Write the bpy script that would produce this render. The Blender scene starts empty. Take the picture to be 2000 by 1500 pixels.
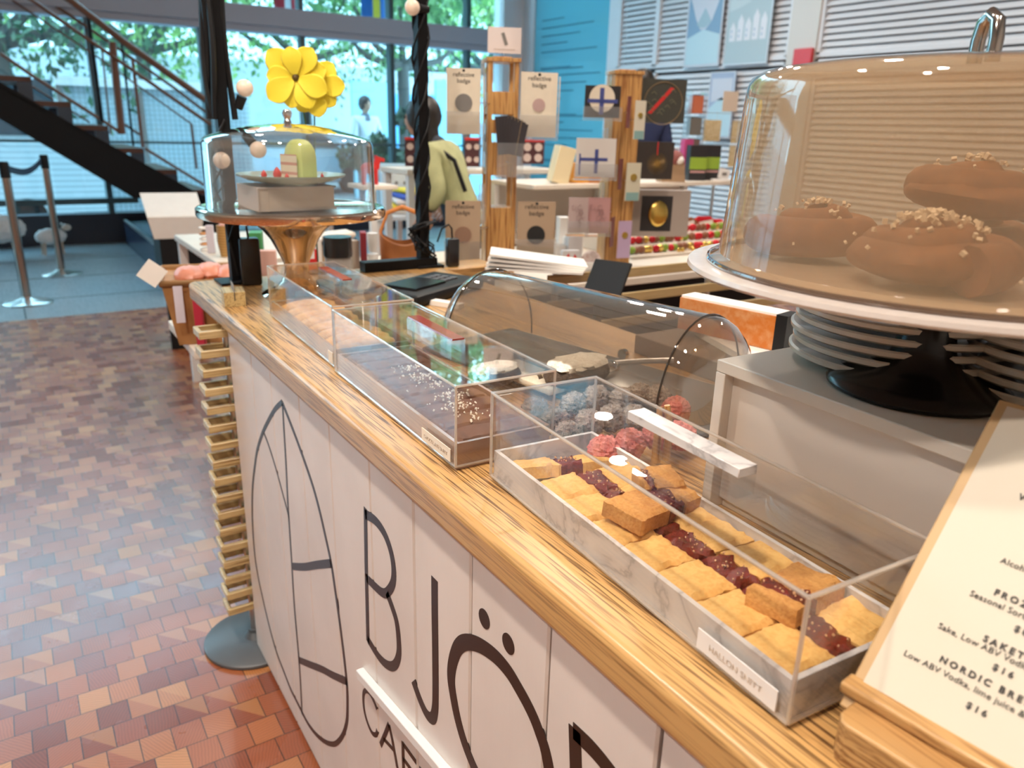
import bpy, bmesh, math, random
from mathutils import Vector, Matrix, Euler, noise
random.seed(7)
S = bpy.context.scene
COL = S.collection
PI = math.pi
R = math.radians
# ------------------------------------------------------------------ camera
CH = 1.3763                      # eye height above the wooden floor
TZ = 0.9563                      # height of the oak worktop
FPX = 1499.3
CR = Vector((0.84043, -0.54133, 0.02541))
CU = Vector((0.1515, 0.27971, 0.94806))
CF = Vector((0.52032, 0.79292, -0.31709))
cam_d = bpy.data.cameras.new('camera'); cam = bpy.data.objects.new('camera', cam_d); COL.objects.link(cam)
cam_d.sensor_width = 36; cam_d.sensor_fit = 'HORIZONTAL'; cam_d.lens = FPX / 2000 * 36
cam.matrix_world = Matrix(((CR.x, CU.x, -CF.x, 0), (CR.y, CU.y, -CF.y, 0), (CR.z, CU.z, -CF.z, CH), (0, 0, 0, 1)))
cam_d.clip_start = 0.02; cam_d.clip_end = 200
cam_d.dof.use_dof = True; cam_d.dof.focus_distance = 0.95; cam_d.dof.aperture_fstop = 6.0
S.camera = cam
# ------------------------------------------------------------------ sky, lamps, exposure
w = bpy.data.worlds.new('sky'); S.world = w; w.use_nodes = True
bg = w.node_tree.nodes['Background']; bg.inputs['Color'].default_value = (0.50, 0.82, 1.0, 1); bg.inputs['Strength'].default_value = 6.0
S.view_settings.view_transform = 'Standard'; S.view_settings.look = 'None'; S.view_settings.gamma = 1.0
S.view_settings.use_curve_mapping = False; S.view_settings.exposure = 0.60
try:
    S.cycles.transparent_max_bounces = 40; S.cycles.max_bounces = 10
except Exception: pass
WARM = (1.0, 0.87, 0.75)
def area_lamp(name, loc, size, power, color=WARM, rot=(0, 0, 0), shape='DISK'):
    d = bpy.data.lights.new(name, 'AREA'); d.shape = shape; d.size = size; d.energy = power; d.color = color
    o = bpy.data.objects.new(name, d); COL.objects.link(o); o.location = loc; o.rotation_euler = rot; return o
LAMPS = [(-0.38, 0.35), (-0.42, 1.6), (0.5, -0.7), (-1.6, 0.3), (4.22, 4.67), (4.24, 4.39), (1.9, 1.7), (2.4, 3.3), (5.2, 2.0), (4.8, 5.6), (0.9, 4.6)]
LAMPW = [34, 26, 16, 40, 11, 11, 26, 30, 22, 20, 6]
CEIL = 5.6
LZ = 3.55                        # height of the hanging downlights
for (x, y), pw in zip(LAMPS, LAMPW):
    area_lamp('ceiling_lamp_light', (x, y, LZ - 0.02), 0.16, pw)
por = area_lamp('window_portal', (0.8, 10.25, 2.95), 11.4, 1, (1, 1, 1), (R(90), 0, 0), 'RECTANGLE'); por.data.size_y = 5.3
por.data.cycles.is_portal = True

# ------------------------------------------------------------------ points from the photograph's rays
O = Vector((0, 0, CH))
def ray(px, py): return CR * ((px - 1000) / FPX) + CU * (-(py - 750) / FPX) + CF
def PZ(px, py, z): d = ray(px, py); return O + d * ((z - CH) / d.z)
def PX(px, py, x): d = ray(px, py); return O + d * (x / d.x)
def PY(px, py, y): d = ray(px, py); return O + d * (y / d.y)
# ------------------------------------------------------------------ materials
MC = {}
def new_mat(name):
    m = bpy.data.materials.new(name); m.use_nodes = True
    return m, m.node_tree, m.node_tree.nodes['Principled BSDF']
def mat(name, col, rough=0.5, metal=0.0, spec=0.5, bump=0, scale=60, var=0.0, coat=0.0, trans=0, emit=None, emis=0, sheen=0):
    if name in MC: return MC[name]
    m, nt, b = new_mat(name)
    c = (*col, 1) if len(col) == 3 else col
    b.inputs['Base Color'].default_value = c; b.inputs['Roughness'].default_value = rough; b.inputs['Metallic'].default_value = metal
    b.inputs['Specular IOR Level'].default_value = spec; b.inputs['Coat Weight'].default_value = coat
    b.inputs['Transmission Weight'].default_value = trans; b.inputs['Sheen Weight'].default_value = sheen
    if emit: b.inputs['Emission Color'].default_value = (*emit, 1); b.inputs['Emission Strength'].default_value = emis
    tc = nt.nodes.new('ShaderNodeTexCoord'); n = nt.nodes.new('ShaderNodeTexNoise'); n.inputs['Scale'].default_value = scale
    n.inputs['Detail'].default_value = 4; nt.links.new(tc.outputs['Object'], n.inputs['Vector'])
    if var:
        r = nt.nodes.new('ShaderNodeValToRGB'); r.color_ramp.elements[0].position = 0.3; r.color_ramp.elements[1].position = 0.7
        r.color_ramp.elements[0].color = (*[max(0, v * (1 - var)) for v in col[:3]], 1); r.color_ramp.elements[1].color = (*[min(1, v * (1 + var)) for v in col[:3]], 1)
        nt.links.new(n.outputs['Fac'], r.inputs['Fac']); nt.links.new(r.outputs['Color'], b.inputs['Base Color'])
    if bump:
        bp = nt.nodes.new('ShaderNodeBump'); bp.inputs['Strength'].default_value = bump; bp.inputs['Distance'].default_value = 0.002
        nt.links.new(n.outputs['Fac'], bp.inputs['Height']); nt.links.new(bp.outputs['Normal'], b.inputs['Normal'])
    MC[name] = m; return m
def clear(name, tint=(1, 1, 1), gloss=1.0, haze=0.0, hazecol=(1, 1, 1), rough=0.0, f0=0.04):
    """clear sheet: what is behind shows straight through, the surface mirrors by Schlick's law, optional milky haze"""
    if name in MC: return MC[name]
    m = bpy.data.materials.new(name); m.use_nodes = True; nt = m.node_tree; nt.nodes.clear()
    out = nt.nodes.new('ShaderNodeOutputMaterial'); tr = nt.nodes.new('ShaderNodeBsdfTransparent'); tr.inputs[0].default_value = (*tint, 1)
    gl = nt.nodes.new('ShaderNodeBsdfGlossy'); gl.inputs['Roughness'].default_value = rough; gl.inputs[0].default_value = (1, 1, 1, 1)
    lw = nt.nodes.new('ShaderNodeLayerWeight'); lw.inputs[0].default_value = 0.5
    p = nt.nodes.new('ShaderNodeMath'); p.operation = 'POWER'; p.inputs[1].default_value = 5; nt.links.new(lw.outputs['Facing'], p.inputs[0])
    ml = nt.nodes.new('ShaderNodeMath'); ml.operation = 'MULTIPLY_ADD'; ml.inputs[1].default_value = (1 - f0) * gloss; ml.inputs[2].default_value = f0 * gloss; nt.links.new(p.outputs[0], ml.inputs[0])
    mx = nt.nodes.new('ShaderNodeMixShader'); nt.links.new(ml.outputs[0], mx.inputs[0]); nt.links.new(gl.outputs[0], mx.inputs[2])
    src = tr.outputs[0]
    if haze:
        df = nt.nodes.new('ShaderNodeBsdfDiffuse'); df.inputs[0].default_value = (*hazecol, 1)
        tl = nt.nodes.new('ShaderNodeBsdfTranslucent'); tl.inputs[0].default_value = (*hazecol, 1)
        ad = nt.nodes.new('ShaderNodeMixShader'); ad.inputs[0].default_value = 0.5; nt.links.new(df.outputs[0], ad.inputs[1]); nt.links.new(tl.outputs[0], ad.inputs[2])
        hz = nt.nodes.new('ShaderNodeMixShader'); hz.inputs[0].default_value = haze; nt.links.new(tr.outputs[0], hz.inputs[1]); nt.links.new(ad.outputs[0], hz.inputs[2]); src = hz.outputs[0]
    nt.links.new(src, mx.inputs[1]); nt.links.new(mx.outputs[0], out.inputs[0])
    MC[name] = m; return m
class NB:
    """small node helper"""
    def __init__(s, nt): s.nt = nt; s.tc = nt.nodes.new('ShaderNodeTexCoord')
    def m(s, op, a, b=None, c=None):
        n = s.nt.nodes.new('ShaderNodeMath'); n.operation = op
        for i, v in enumerate((a, b, c)):
            if v is None: continue
            if isinstance(v, (int, float)): n.inputs[i].default_value = v
            else: s.nt.links.new(v, n.inputs[i])
        return n.outputs[0]
    def xyz(s, out=None):
        n = s.nt.nodes.new('ShaderNodeSeparateXYZ'); s.nt.links.new(out or s.tc.outputs['Object'], n.inputs[0]); return n.outputs
    def comb(s, x, y, z=0.0):
        n = s.nt.nodes.new('ShaderNodeCombineXYZ')
        for i, v in enumerate((x, y, z)):
            if isinstance(v, (int, float)): n.inputs[i].default_value = v
            else: s.nt.links.new(v, n.inputs[i])
        return n.outputs[0]
    def ramp(s, f, stops):
        n = s.nt.nodes.new('ShaderNodeValToRGB'); e = n.color_ramp.elements
        while len(e) < len(stops): e.new(0.5)
        for i, (p, c) in enumerate(stops): e[i].position = p; e[i].color = (*c, 1)
        s.nt.links.new(f, n.inputs[0]); return n.outputs[0]
    def noise(s, vec, scale, detail=4, dist=0):
        n = s.nt.nodes.new('ShaderNodeTexNoise'); n.inputs['Scale'].default_value = scale; n.inputs['Detail'].default_value = detail; n.inputs['Distortion'].default_value = dist
        s.nt.links.new(vec, n.inputs['Vector']); return n.outputs['Fac']
    def map(s, scale, loc=(0, 0, 0), rot=(0, 0, 0), src=None):
        n = s.nt.nodes.new('ShaderNodeMapping'); n.inputs['Scale'].default_value = scale; n.inputs['Location'].default_value = loc; n.inputs['Rotation'].default_value = rot
        s.nt.links.new(src or s.tc.outputs['Object'], n.inputs[0]); return n.outputs[0]
    def mix(s, f, a, b, mode='MIX'):
        n = s.nt.nodes.new('ShaderNodeMix'); n.data_type = 'RGBA'; n.blend_type = mode
        for i, v in ((0, f), (6, a), (7, b)):
            if isinstance(v, (int, float)): n.inputs[i].default_value = v
            elif isinstance(v, tuple): n.inputs[i].default_value = (*v, 1)
            else: s.nt.links.new(v, n.inputs[i])
        return n.outputs[2]
    def bump(s, h, st, dist, b):
        n = s.nt.nodes.new('ShaderNodeBump'); n.inputs['Strength'].default_value = st; n.inputs['Distance'].default_value = dist
        s.nt.links.new(h, n.inputs['Height']); s.nt.links.new(n.outputs[0], b.inputs['Normal'])
def oak_mat(name='oak', axis='Y', light=(0.60, 0.355, 0.135), mid=(0.49, 0.265, 0.09), dark=(0.09, 0.04, 0.016), rough=0.34, k=1.0):
    if name in MC: return MC[name]
    m, nt, b = new_mat(name); q = NB(nt)
    sc = {'Y': (1, .025, 1), 'X': (.025, 1, 1), 'Z': (1, 1, .025)}[axis]
    v = q.map(sc); big = q.noise(v, 30 * k, 3, .35); fine = q.noise(v, 420 * k, 2)
    c = q.ramp(big, [(0.3, mid), (0.62, light)])
    v2 = q.map(tuple(x * (1 if x > .5 else 1.0) for x in sc)); por = q.ramp(fine, [(0.40, dark), (0.50, (1, 1, 1))])
    mask = q.ramp(q.noise(v, 14 * k, 2), [(0.34, (0, 0, 0)), (0.52, (1, 1, 1))])
    c2 = q.mix(0.8, c, por, 'MULTIPLY'); c3 = q.mix(mask, c, c2)
    nt.links.new(c3, b.inputs['Base Color']); b.inputs['Roughness'].default_value = rough; b.inputs['Coat Weight'].default_value = 0.25; b.inputs['Coat Roughness'].default_value = 0.25
    q.bump(fine, 0.12, 0.001, b); MC[name] = m; return m
def floor_mat():
    m, nt, b = new_mat('end_grain_block_floor'); q = NB(nt); X, Y, Z = q.xyz(); W, H = 0.068, 0.079
    row = q.m('FLOOR', q.m('DIVIDE', Y, H)); fy = q.m('FRACT', q.m('DIVIDE', Y, H))
    jog = q.m('MULTIPLY', q.m('ADD', q.m('MULTIPLY', row, 0.5), q.m('MULTIPLY', q.m('SINE', q.m('MULTIPLY', row, 3.7)), 0.10)), W)
    u = q.m('DIVIDE', q.m('ADD', X, jog), W); cx = q.m('FLOOR', u); fx = q.m('FRACT', u)
    wn = nt.nodes.new('ShaderNodeTexWhiteNoise'); nt.links.new(q.comb(cx, row), wn.inputs['Vector'])
    r = wn.outputs['Value']
    base = q.ramp(r, [(0.0, (0.24, 0.062, 0.028)), (0.35, (0.33, 0.090, 0.036)), (0.7, (0.41, 0.130, 0.046)), (0.92, (0.48, 0.18, 0.058)), (1.0, (0.58, 0.27, 0.09))])
    ang = q.m('MULTIPLY', wn.outputs['Value'], 37.0)
    ca, sa = q.m('COSINE', ang), q.m('SINE', ang)
    lx = q.m('ADD', q.m('MULTIPLY', q.m('SUBTRACT', fx, 0.5), ca), q.m('MULTIPLY', q.m('SUBTRACT', fy, 0.5), sa))
    wob = q.m('MULTIPLY', q.noise(q.tc.outputs['Object'], 30, 2), 1.2)
    g = q.m('SINE', q.m('ADD', q.m('MULTIPLY', lx, 62.0), q.m('MULTIPLY', wob, 6.0)))
    g = q.m('MULTIPLY_ADD', g, 0.11, 0.89)
    gr = q.mix(1.0, base, q.comb(g, g, g), 'MULTIPLY')
    half = q.m('GREATER_THAN', q.m('ADD', fx, fy), 1.0); tri = q.m('MULTIPLY', half, q.m('GREATER_THAN', q.m('FRACT', q.m('MULTIPLY', r, 7.31)), 0.78))
    gr2 = q.mix(q.m('MULTIPLY', tri, 0.35), gr, (0.60, 0.31, 0.12))
    ex = q.m('MINIMUM', fx, q.m('SUBTRACT', 1.0, fx)); ey = q.m('MINIMUM', fy, q.m('SUBTRACT', 1.0, fy))
    e = q.m('MINIMUM', q.m('MULTIPLY', ex, W), q.m('MULTIPLY', ey, H)); j = q.m('LESS_THAN', e, 0.0011)
    c = q.mix(j, gr2, (0.035, 0.015, 0.01)); nt.links.new(c, b.inputs['Base Color'])
    rg = q.m('MULTIPLY_ADD', q.noise(q.tc.outputs['Object'], 9, 3), 0.14, 0.17); rg = q.m('MULTIPLY_ADD', r, 0.10, rg); nt.links.new(rg, b.inputs['Roughness'])
    b.inputs['Specular IOR Level'].default_value = 0.8; b.inputs['Coat Weight'].default_value = 0.42; b.inputs['Coat Roughness'].default_value = 0.30; b.inputs['Coat IOR'].default_value = 1.6
    hgt = q.m('MULTIPLY_ADD', r, 0.35, q.m('SUBTRACT', 1.0, j)); q.bump(hgt, 0.25, 0.0012, b)
    return m
def marble_mat():
    m, nt, b = new_mat('white_marble'); q = NB(nt); v = q.map((1, 1, 1), rot=(0.5, 0.2, 0.6)); n = q.noise(v, 7, 6, 2.2)
    ve = q.m('ABSOLUTE', q.m('SUBTRACT', n, 0.5)); n2 = q.noise(q.tc.outputs['Object'], 11, 3)
    c = q.ramp(ve, [(0.0, (0.34, 0.32, 0.32)), (0.03, (0.58, 0.55, 0.54)), (0.11, (0.68, 0.65, 0.63))]); c = q.mix(0.25, c, q.ramp(n2, [(0.35, (0.5, 0.47, 0.46)), (0.65, (0.78, 0.75, 0.73))]))
    nt.links.new(c, b.inputs['Base Color']); b.inputs['Roughness'].default_value = 0.28; return m
def paint_wood():
    m, nt, b = new_mat('white_painted_board'); q = NB(nt); v = q.map((1, 1, 0.05)); n = q.noise(v, 90, 4); n3 = q.noise(q.tc.outputs['Object'], 6, 3)
    c = q.ramp(n3, [(0.3, (0.70, 0.63, 0.58)), (0.7, (0.78, 0.71, 0.66))]); nt.links.new(c, b.inputs['Base Color']); b.inputs['Roughness'].default_value = 0.38
    q.bump(n, 0.25, 0.0015, b); return m
def foliage_mat(name, a, c2):
    m, nt, b = new_mat(name); q = NB(nt); n = q.noise(q.tc.outputs['Object'], 2.2, 3); c = q.ramp(n, [(0.35, a), (0.65, c2)]); nt.links.new(c, b.inputs['Base Color']); b.inputs['Roughness'].default_value = 0.5
    b.inputs['Transmission Weight'].default_value = 0.0; return m
def stripes(name, a, b_, axis, period, duty=0.5, rough=0.5):
    if name in MC: return MC[name]
    m, nt, b = new_mat(name); q = NB(nt); X = q.xyz()[axis]; f = q.m('FRACT', q.m('DIVIDE', X, period)); k = q.m('GREATER_THAN', f, duty)
    nt.links.new(q.mix(k, a, b_), b.inputs['Base Color']); b.inputs['Roughness'].default_value = rough; MC[name] = m; return m
def crumb_mat(name, base, dark, scale=260, rough=0.7, bump=0.6):
    if name in MC: return MC[name]
    m, nt, b = new_mat(name); q = NB(nt); n = q.noise(q.tc.outputs['Object'], scale, 5); n2 = q.noise(q.tc.outputs['Object'], scale / 9, 3)
    c = q.mix(0.5, q.ramp(n, [(0.35, dark), (0.6, base)]), q.ramp(n2, [(0.35, dark), (0.6, base)])); nt.links.new(c, b.inputs['Base Color']); b.inputs['Roughness'].default_value = rough
    q.bump(n, bump, 0.0015, b); MC[name] = m; return m
# ------------------------------------------------------------------ mesh helper
class MB:
    def __init__(s): s.b = bmesh.new()
    def _add(s, verts, faces, M=None):
        vs = [s.b.verts.new((M @ Vector(v)) if M else Vector(v)) for v in verts]
        out = []
        for f in faces:
            try: out.append(s.b.faces.new([vs[i] for i in f]))
            except ValueError: pass
        return vs
    def box(s, x0, x1, y0, y1, z0, z1, M=None):
        s._add([(x0, y0, z0), (x1, y0, z0), (x1, y1, z0), (x0, y1, z0), (x0, y0, z1), (x1, y0, z1), (x1, y1, z1), (x0, y1, z1)],
               [(0, 3, 2, 1), (4, 5, 6, 7), (0, 1, 5, 4), (1, 2, 6, 5), (2, 3, 7, 6), (3, 0, 4, 7)], M); return s
    def rbox(s, x0, x1, y0, y1, z0, z1, r=0.003, n=3, M=None):
        """box with vertical corners rounded and a small chamfer on top and bottom"""
        r = min(r, (x1 - x0) / 2.01, (y1 - y0) / 2.01, (z1 - z0) / 2.01); rings = []
        for (z, ins) in ((z0, r), (z0 + r * .3, r * .3), (z0 + r, 0), (z1 - r, 0), (z1 - r * .3, r * .3), (z1, r)):
            ring = []
            for (cx, cy, a0) in ((x1 - r, y1 - r, 0), (x0 + r, y1 - r, 90), (x0 + r, y0 + r, 180), (x1 - r, y0 + r, 270)):
                for k in range(n + 1):
                    a = R(a0 + 90 * k / n); rr = r - ins * .999
                    ring.append((cx + rr * math.cos(a), cy + rr * math.sin(a), z))
            rings.append(ring)
        s.loft(rings, M=M); return s
    def loft(s, rings, closed=True, caps=True, M=None):
        n = len(rings[0]); vs = []
        for rg in rings: vs.append([s.b.verts.new((M @ Vector(v)) if M else Vector(v)) for v in rg])
        for i in range(len(rings) - 1):
            for k in range(n if closed else n - 1):
                a, b, c, d = vs[i][k], vs[i][(k + 1) % n], vs[i + 1][(k + 1) % n], vs[i + 1][k]
                try: s.b.faces.new((a, b, c, d))
                except ValueError: pass
        if caps and closed:
            for rg, rev in ((vs[0], True), (vs[-1], False)):
                try: s.b.faces.new(rg[::-1] if rev else rg)
                except ValueError: pass
        return s
    def lathe(s, prof, n=32, M=None, cx=0, cy=0, sx=1, sy=1):
        rings = []
        for (r, z) in prof: rings.append([(cx + max(r, 1e-5) * sx * math.cos(2 * PI * k / n), cy + max(r, 1e-5) * sy * math.sin(2 * PI * k / n), z) for k in range(n)])
        s.loft(rings, M=M); return s
    def cyl(s, p, q, r, r2=None, n=12):
        p, q = Vector(p), Vector(q); d = (q - p); L = d.length; M = Matrix.Translation(p) @ d.to_track_quat('Z', 'Y').to_matrix().to_4x4()
        s.lathe([(r, 0), (r if r2 is None else r2, L)], n, M); return s
    def tube(s, pts, r, n=8, closed=False):
        pts = [Vector(p) for p in pts]; rings = []; N = len(pts); up = Vector((0, 0, 1)); prev = None
        for i, p in enumerate(pts):
            a = pts[(i - 1) % N] if (i > 0 or closed) else p; b = pts[(i + 1) % N] if (i < N - 1 or closed) else p
            t = (b - a).normalized()
            if prev is None: prev = t.orthogonal().normalized()
            x = (prev - t * prev.dot(t)).normalized(); prev = x; y = t.cross(x); rr = r[i] if isinstance(r, (list, tuple)) else r
            rings.append([p + x * rr * math.cos(2 * PI * k / n) + y * rr * math.sin(2 * PI * k / n) for k in range(n)])
        if closed: rings.append(rings[0])
        s.loft(rings, caps=not closed); return s
    def ball(s, c, r, n=16, m=10, sc=(1, 1, 1), jitter=0, seed=0, fr=6, M=None):
        rings = []
        for i in range(m + 1):
            a = -PI / 2 + PI * i / m; ring = []
            for k in range(n):
                t = 2 * PI * k / n; v = Vector((math.cos(a) * math.cos(t), math.cos(a) * math.sin(t), math.sin(a)))
                rr = r * (1 + jitter * noise.noise(v * fr + Vector((seed, seed * 1.7, 0)))) * (1 if 0 < i < m else 1)
                if i in (0, m): v = Vector((0, 0, v.z)) + Vector((math.cos(t), math.sin(t), 0)) * 1e-4; rr = r
                ring.append((c[0] + v.x * rr * sc[0], c[1] + v.y * rr * sc[1], c[2] + v.z * rr * sc[2]))
            rings.append(ring)
        s.loft(rings, M=M); return s
    def prism(s, poly, h0, h1, M=None):
        """poly in xy, extruded z"""
        n = len(poly); s._add([(x, y, h0) for x, y in poly] + [(x, y, h1) for x, y in poly],
            [tuple(range(n))[::-1], tuple(range(n, 2 * n))] + [(i, (i + 1) % n, n + (i + 1) % n, n + i) for i in range(n)], M); return s
    def build(s, name, m, parent=None, bevel=0, smooth=True, subs=0, seg=2, loc=None):
        bmesh.ops.remove_doubles(s.b, verts=s.b.verts, dist=1e-6)
        bmesh.ops.recalc_face_normals(s.b, faces=s.b.faces)
        me = bpy.data.meshes.new(name); s.b.to_mesh(me); s.b.free()
        o = bpy.data.objects.new(name, me); COL.objects.link(o); me.materials.append(m)
        for p in me.polygons: p.use_smooth = smooth
        if bevel:
            k = o.modifiers.new('bevel', 'BEVEL'); k.width = bevel; k.segments = seg; k.limit_method = 'ANGLE'; k.angle_limit = R(35); k.harden_normals = False
        if subs:
            k = o.modifiers.new('subd', 'SUBSURF'); k.levels = subs; k.render_levels = subs
        if smooth:
            try: me.set_sharp_from_angle(angle=R(38))
            except Exception: pass
        if parent: o.parent = parent
        if loc: o.location = loc
        return o
def thing(name, label, cat, loc=(0, 0, 0), rz=0, group=None, rot=None):
    o = bpy.data.objects.new(name, None); COL.objects.link(o); o.empty_display_size = 0.05
    o.location = loc; o.rotation_euler = rot or (0, 0, rz); o['label'] = label; o['category'] = cat
    if group: o['group'] = group
    return o
def tag(o, label, cat, group=None, kind=None):
    o['label'] = label; o['category'] = cat
    if group: o['group'] = group
    if kind: o['kind'] = kind
    return o
def struct(name, mb, m, **k):
    o = mb.build(name, m, **k); o['kind'] = 'structure'; return o
def dup(root, loc, rz=None, label=None, rot=None, scale=None):
    r = root.copy(); COL.objects.link(r); r.location = loc
    if rz is not None: r.rotation_euler = (0, 0, rz)
    if rot: r.rotation_euler = rot
    if scale: r.scale = scale
    if label: r['label'] = label
    for ch in list(root.children):
        c = ch.copy(); COL.objects.link(c); c.parent = r
        for g in ch.children:
            d = g.copy(); COL.objects.link(d); d.parent = c
    return r
FONT = None
def text_mesh(name, txt, size, m, parent, M, align='CENTER', extrude=0.0002, bold=0.0, spacing=1.0):
    cu = bpy.data.curves.new(name, 'FONT'); cu.body = txt; cu.size = size; cu.align_x = align; cu.extrude = extrude; cu.offset = bold; cu.space_character = spacing; cu.resolution_u = 3
    t = bpy.data.objects.new(name + '_tmp', cu); COL.objects.link(t); bpy.context.view_layer.update()
    me = bpy.data.meshes.new_from_object(t.evaluated_get(bpy.context.evaluated_depsgraph_get())); bpy.data.objects.remove(t)
    me.transform(M); o = bpy.data.objects.new(name, me); COL.objects.link(o); me.materials.clear(); me.materials.append(m)
    if parent: o.parent = parent
    return o
def vert_frame(origin, right, up, out):
    """matrix whose x,y,z axes are right, up, out"""
    r, u, o = Vector(right).normalized(), Vector(up).normalized(), Vector(out).normalized()
    return Matrix(((r.x, u.x, o.x, origin[0]), (r.y, u.y, o.y, origin[1]), (r.z, u.z, o.z, origin[2]), (0, 0, 0, 1)))
# ================================================================== THE SETTING
M_floor = floor_mat()
M_oak = oak_mat('oak', 'Y'); M_oakx = oak_mat('oak_across', 'X'); M_birch = oak_mat('birch', 'Y', (0.60, 0.46, 0.22), (0.52, 0.38, 0.16), (0.38, 0.26, 0.11), 0.4, 0.6)
M_birchx = oak_mat('birch_across', 'X', (0.60, 0.45, 0.22), (0.52, 0.37, 0.16), (0.38, 0.26, 0.11), 0.4, 0.6)
M_birchz = oak_mat('tower_wood', 'Z', (0.60, 0.33, 0.11), (0.50, 0.25, 0.075), (0.36, 0.17, 0.06), 0.4, 0.6)
M_white = mat('white_paint', (0.80, 0.78, 0.76), 0.45, var=0.03, scale=5)
M_whitew = mat('white_wall', (0.74, 0.76, 0.80), 0.6, var=0.03, scale=3)
M_paper = mat('white_paper', (0.86, 0.83, 0.78), 0.6, var=0.02, scale=20)
M_cream = mat('cream_card', (0.74, 0.66, 0.53), 0.6, var=0.03, scale=30)
M_kraft = mat('kraft_card', (0.36, 0.23, 0.13), 0.7, var=0.06, scale=90)
M_black = mat('black_metal', (0.006, 0.006, 0.007), 0.5, spec=0.2)
M_blackp = mat('black_plastic', (0.008, 0.008, 0.009), 0.5, spec=0.25)
M_blacks = mat('black_satin', (0.02, 0.02, 0.022), 0.22)
M_ink = mat('black_ink', (0.02, 0.018, 0.018), 0.6)
M_navy = mat('navy_cloth', (0.02, 0.03, 0.09), 0.8)
M_chrome = mat('chrome', (0.9, 0.88, 0.85), 0.06, metal=1.0)
M_bronze = mat('bronze_mirror_metal', (0.78, 0.62, 0.48), 0.07, metal=1.0)
M_steel = mat('brushed_steel', (0.62, 0.60, 0.58), 0.28, metal=1.0)
M_red = mat('red_lacquer', (0.62, 0.03, 0.03), 0.35)
M_yellow = mat('yellow_felt', (0.92, 0.74, 0.04), 0.6, sheen=0.2, emit=None, bump=0.2, scale=120)
M_pane = clear('window_glass', (0.86, 0.95, 0.98), 1.0, f0=0.04)
M_acryl = clear('clear_acrylic', (0.965, 0.962, 0.955), 1.0)
M_edge_glint = clear('acrylic_edge_glint', (0.86, 0.82, 0.78), 1.6, haze=0.5, hazecol=(0.95, 0.90, 0.84), f0=0.10)  # bright refracted edge lines put into a pale haze colour
def interior(): pass
mb = MB(); mb.box(-5, 6.7, -3, 6.28, -0.05, 0); struct('floor', mb, M_floor, smooth=False)
# grey entrance flooring beyond the wooden blocks
m_, nt_, b_ = new_mat('grey_entrance_matting'); q_ = NB(nt_)
nt_.links.new(q_.ramp(q_.noise(q_.map((1, .1, 1)), 60, 4), [(0.3, (0.24, 0.30, 0.34)), (0.7, (0.33, 0.40, 0.44))]), b_.inputs['Base Color']); b_.inputs['Roughness'].default_value = 0.35
mb = MB(); mb.box(-5, 6.7, 6.28, 10.2, -0.05, 0.001); struct('floor_entrance', mb, m_, smooth=False)
M_seam = mat('dark_seam', (0.05, 0.07, 0.08), 0.6)
mb = MB()
for y in (6.95, 7.9, 8.9): mb.box(-5, 6.6, y, y + 0.012, 0.0, 0.0025)
mb.box(0.0, 0.012, 6.3, 9.9, 0.0, 0.0022)
struct('trim_1', mb, M_seam, smooth=False)
mb = MB(); mb.box(-5.1, 6.8, -3.1, 10.3, CEIL, CEIL + 0.1); struct('ceiling', mb, mat('ceiling_paint', (0.62, 0.58, 0.54), 0.8), smooth=False)
mb = MB(); mb.box(-5.1, -5, -3, 10.2, 0, CEIL); struct('wall_left', mb, mat('warm_wall', (0.62, 0.55, 0.48), 0.7), smooth=False)
mb = MB(); mb.box(-5.1, 6.8, -3.1, -3, 0, CEIL); struct('wall_back', mb, mat('warm_wall', (0.62, 0.55, 0.48), 0.7), smooth=False)
XW = 6.52
mb = MB(); mb.box(XW + 0.14, XW + 0.24, -3, 10.2, 0, CEIL); struct('wall_right', mb, mat('dark_void', (0.10, 0.11, 0.13), 0.8), smooth=False)
# window wall at y = 10: dark base, beam, mullions, panes
mb = MB(); mb.box(-5, XW + 0.14, 9.95, 10.15, 0, 0.33); struct('wall_front', mb, mat('dark_sill', (0.012, 0.016, 0.03), 0.35), smooth=False)
mb = MB(); mb.box(-5, XW - 0.3, 9.86, 10.2, 2.43, 2.64); mb.box(-5, XW - 0.3, 9.9, 10.15, 2.36, 2.43); struct('trim_2', mb, mat('beam_paint', (0.44, 0.45, 0.52), 0.5), bevel=0.006)
xs = [PY(x, 150, 10).x for x in (398, 592, 763, 911)]
xs = [-3.6, -1.7, xs[0] - 1.15 * 1.0] + xs
mb = MB()
for x in xs: mb.box(x - 0.028, x + 0.028, 9.93, 10.07, 0.33, CEIL)
zt = PY(740, 283, 10).z
mb.box(-5, XW - 0.3, 9.97, 10.03, zt - 0.012, zt + 0.012)
zb = PY(130, 393, 10).z
mb.box(-5, PY(268, 390, 10).x, 9.9, 9.95, zb - 0.03, zb + 0.03)
struct('window_1', mb, mat('mullion_paint', (0.05, 0.09, 0.10), 0.4), smooth=False)
mb = MB(); mb.box(-5, XW - 0.3, 9.995, 10.005, 0.33, CEIL - 0.0); o = struct('window_2', mb, M_pane, smooth=False)
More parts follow.
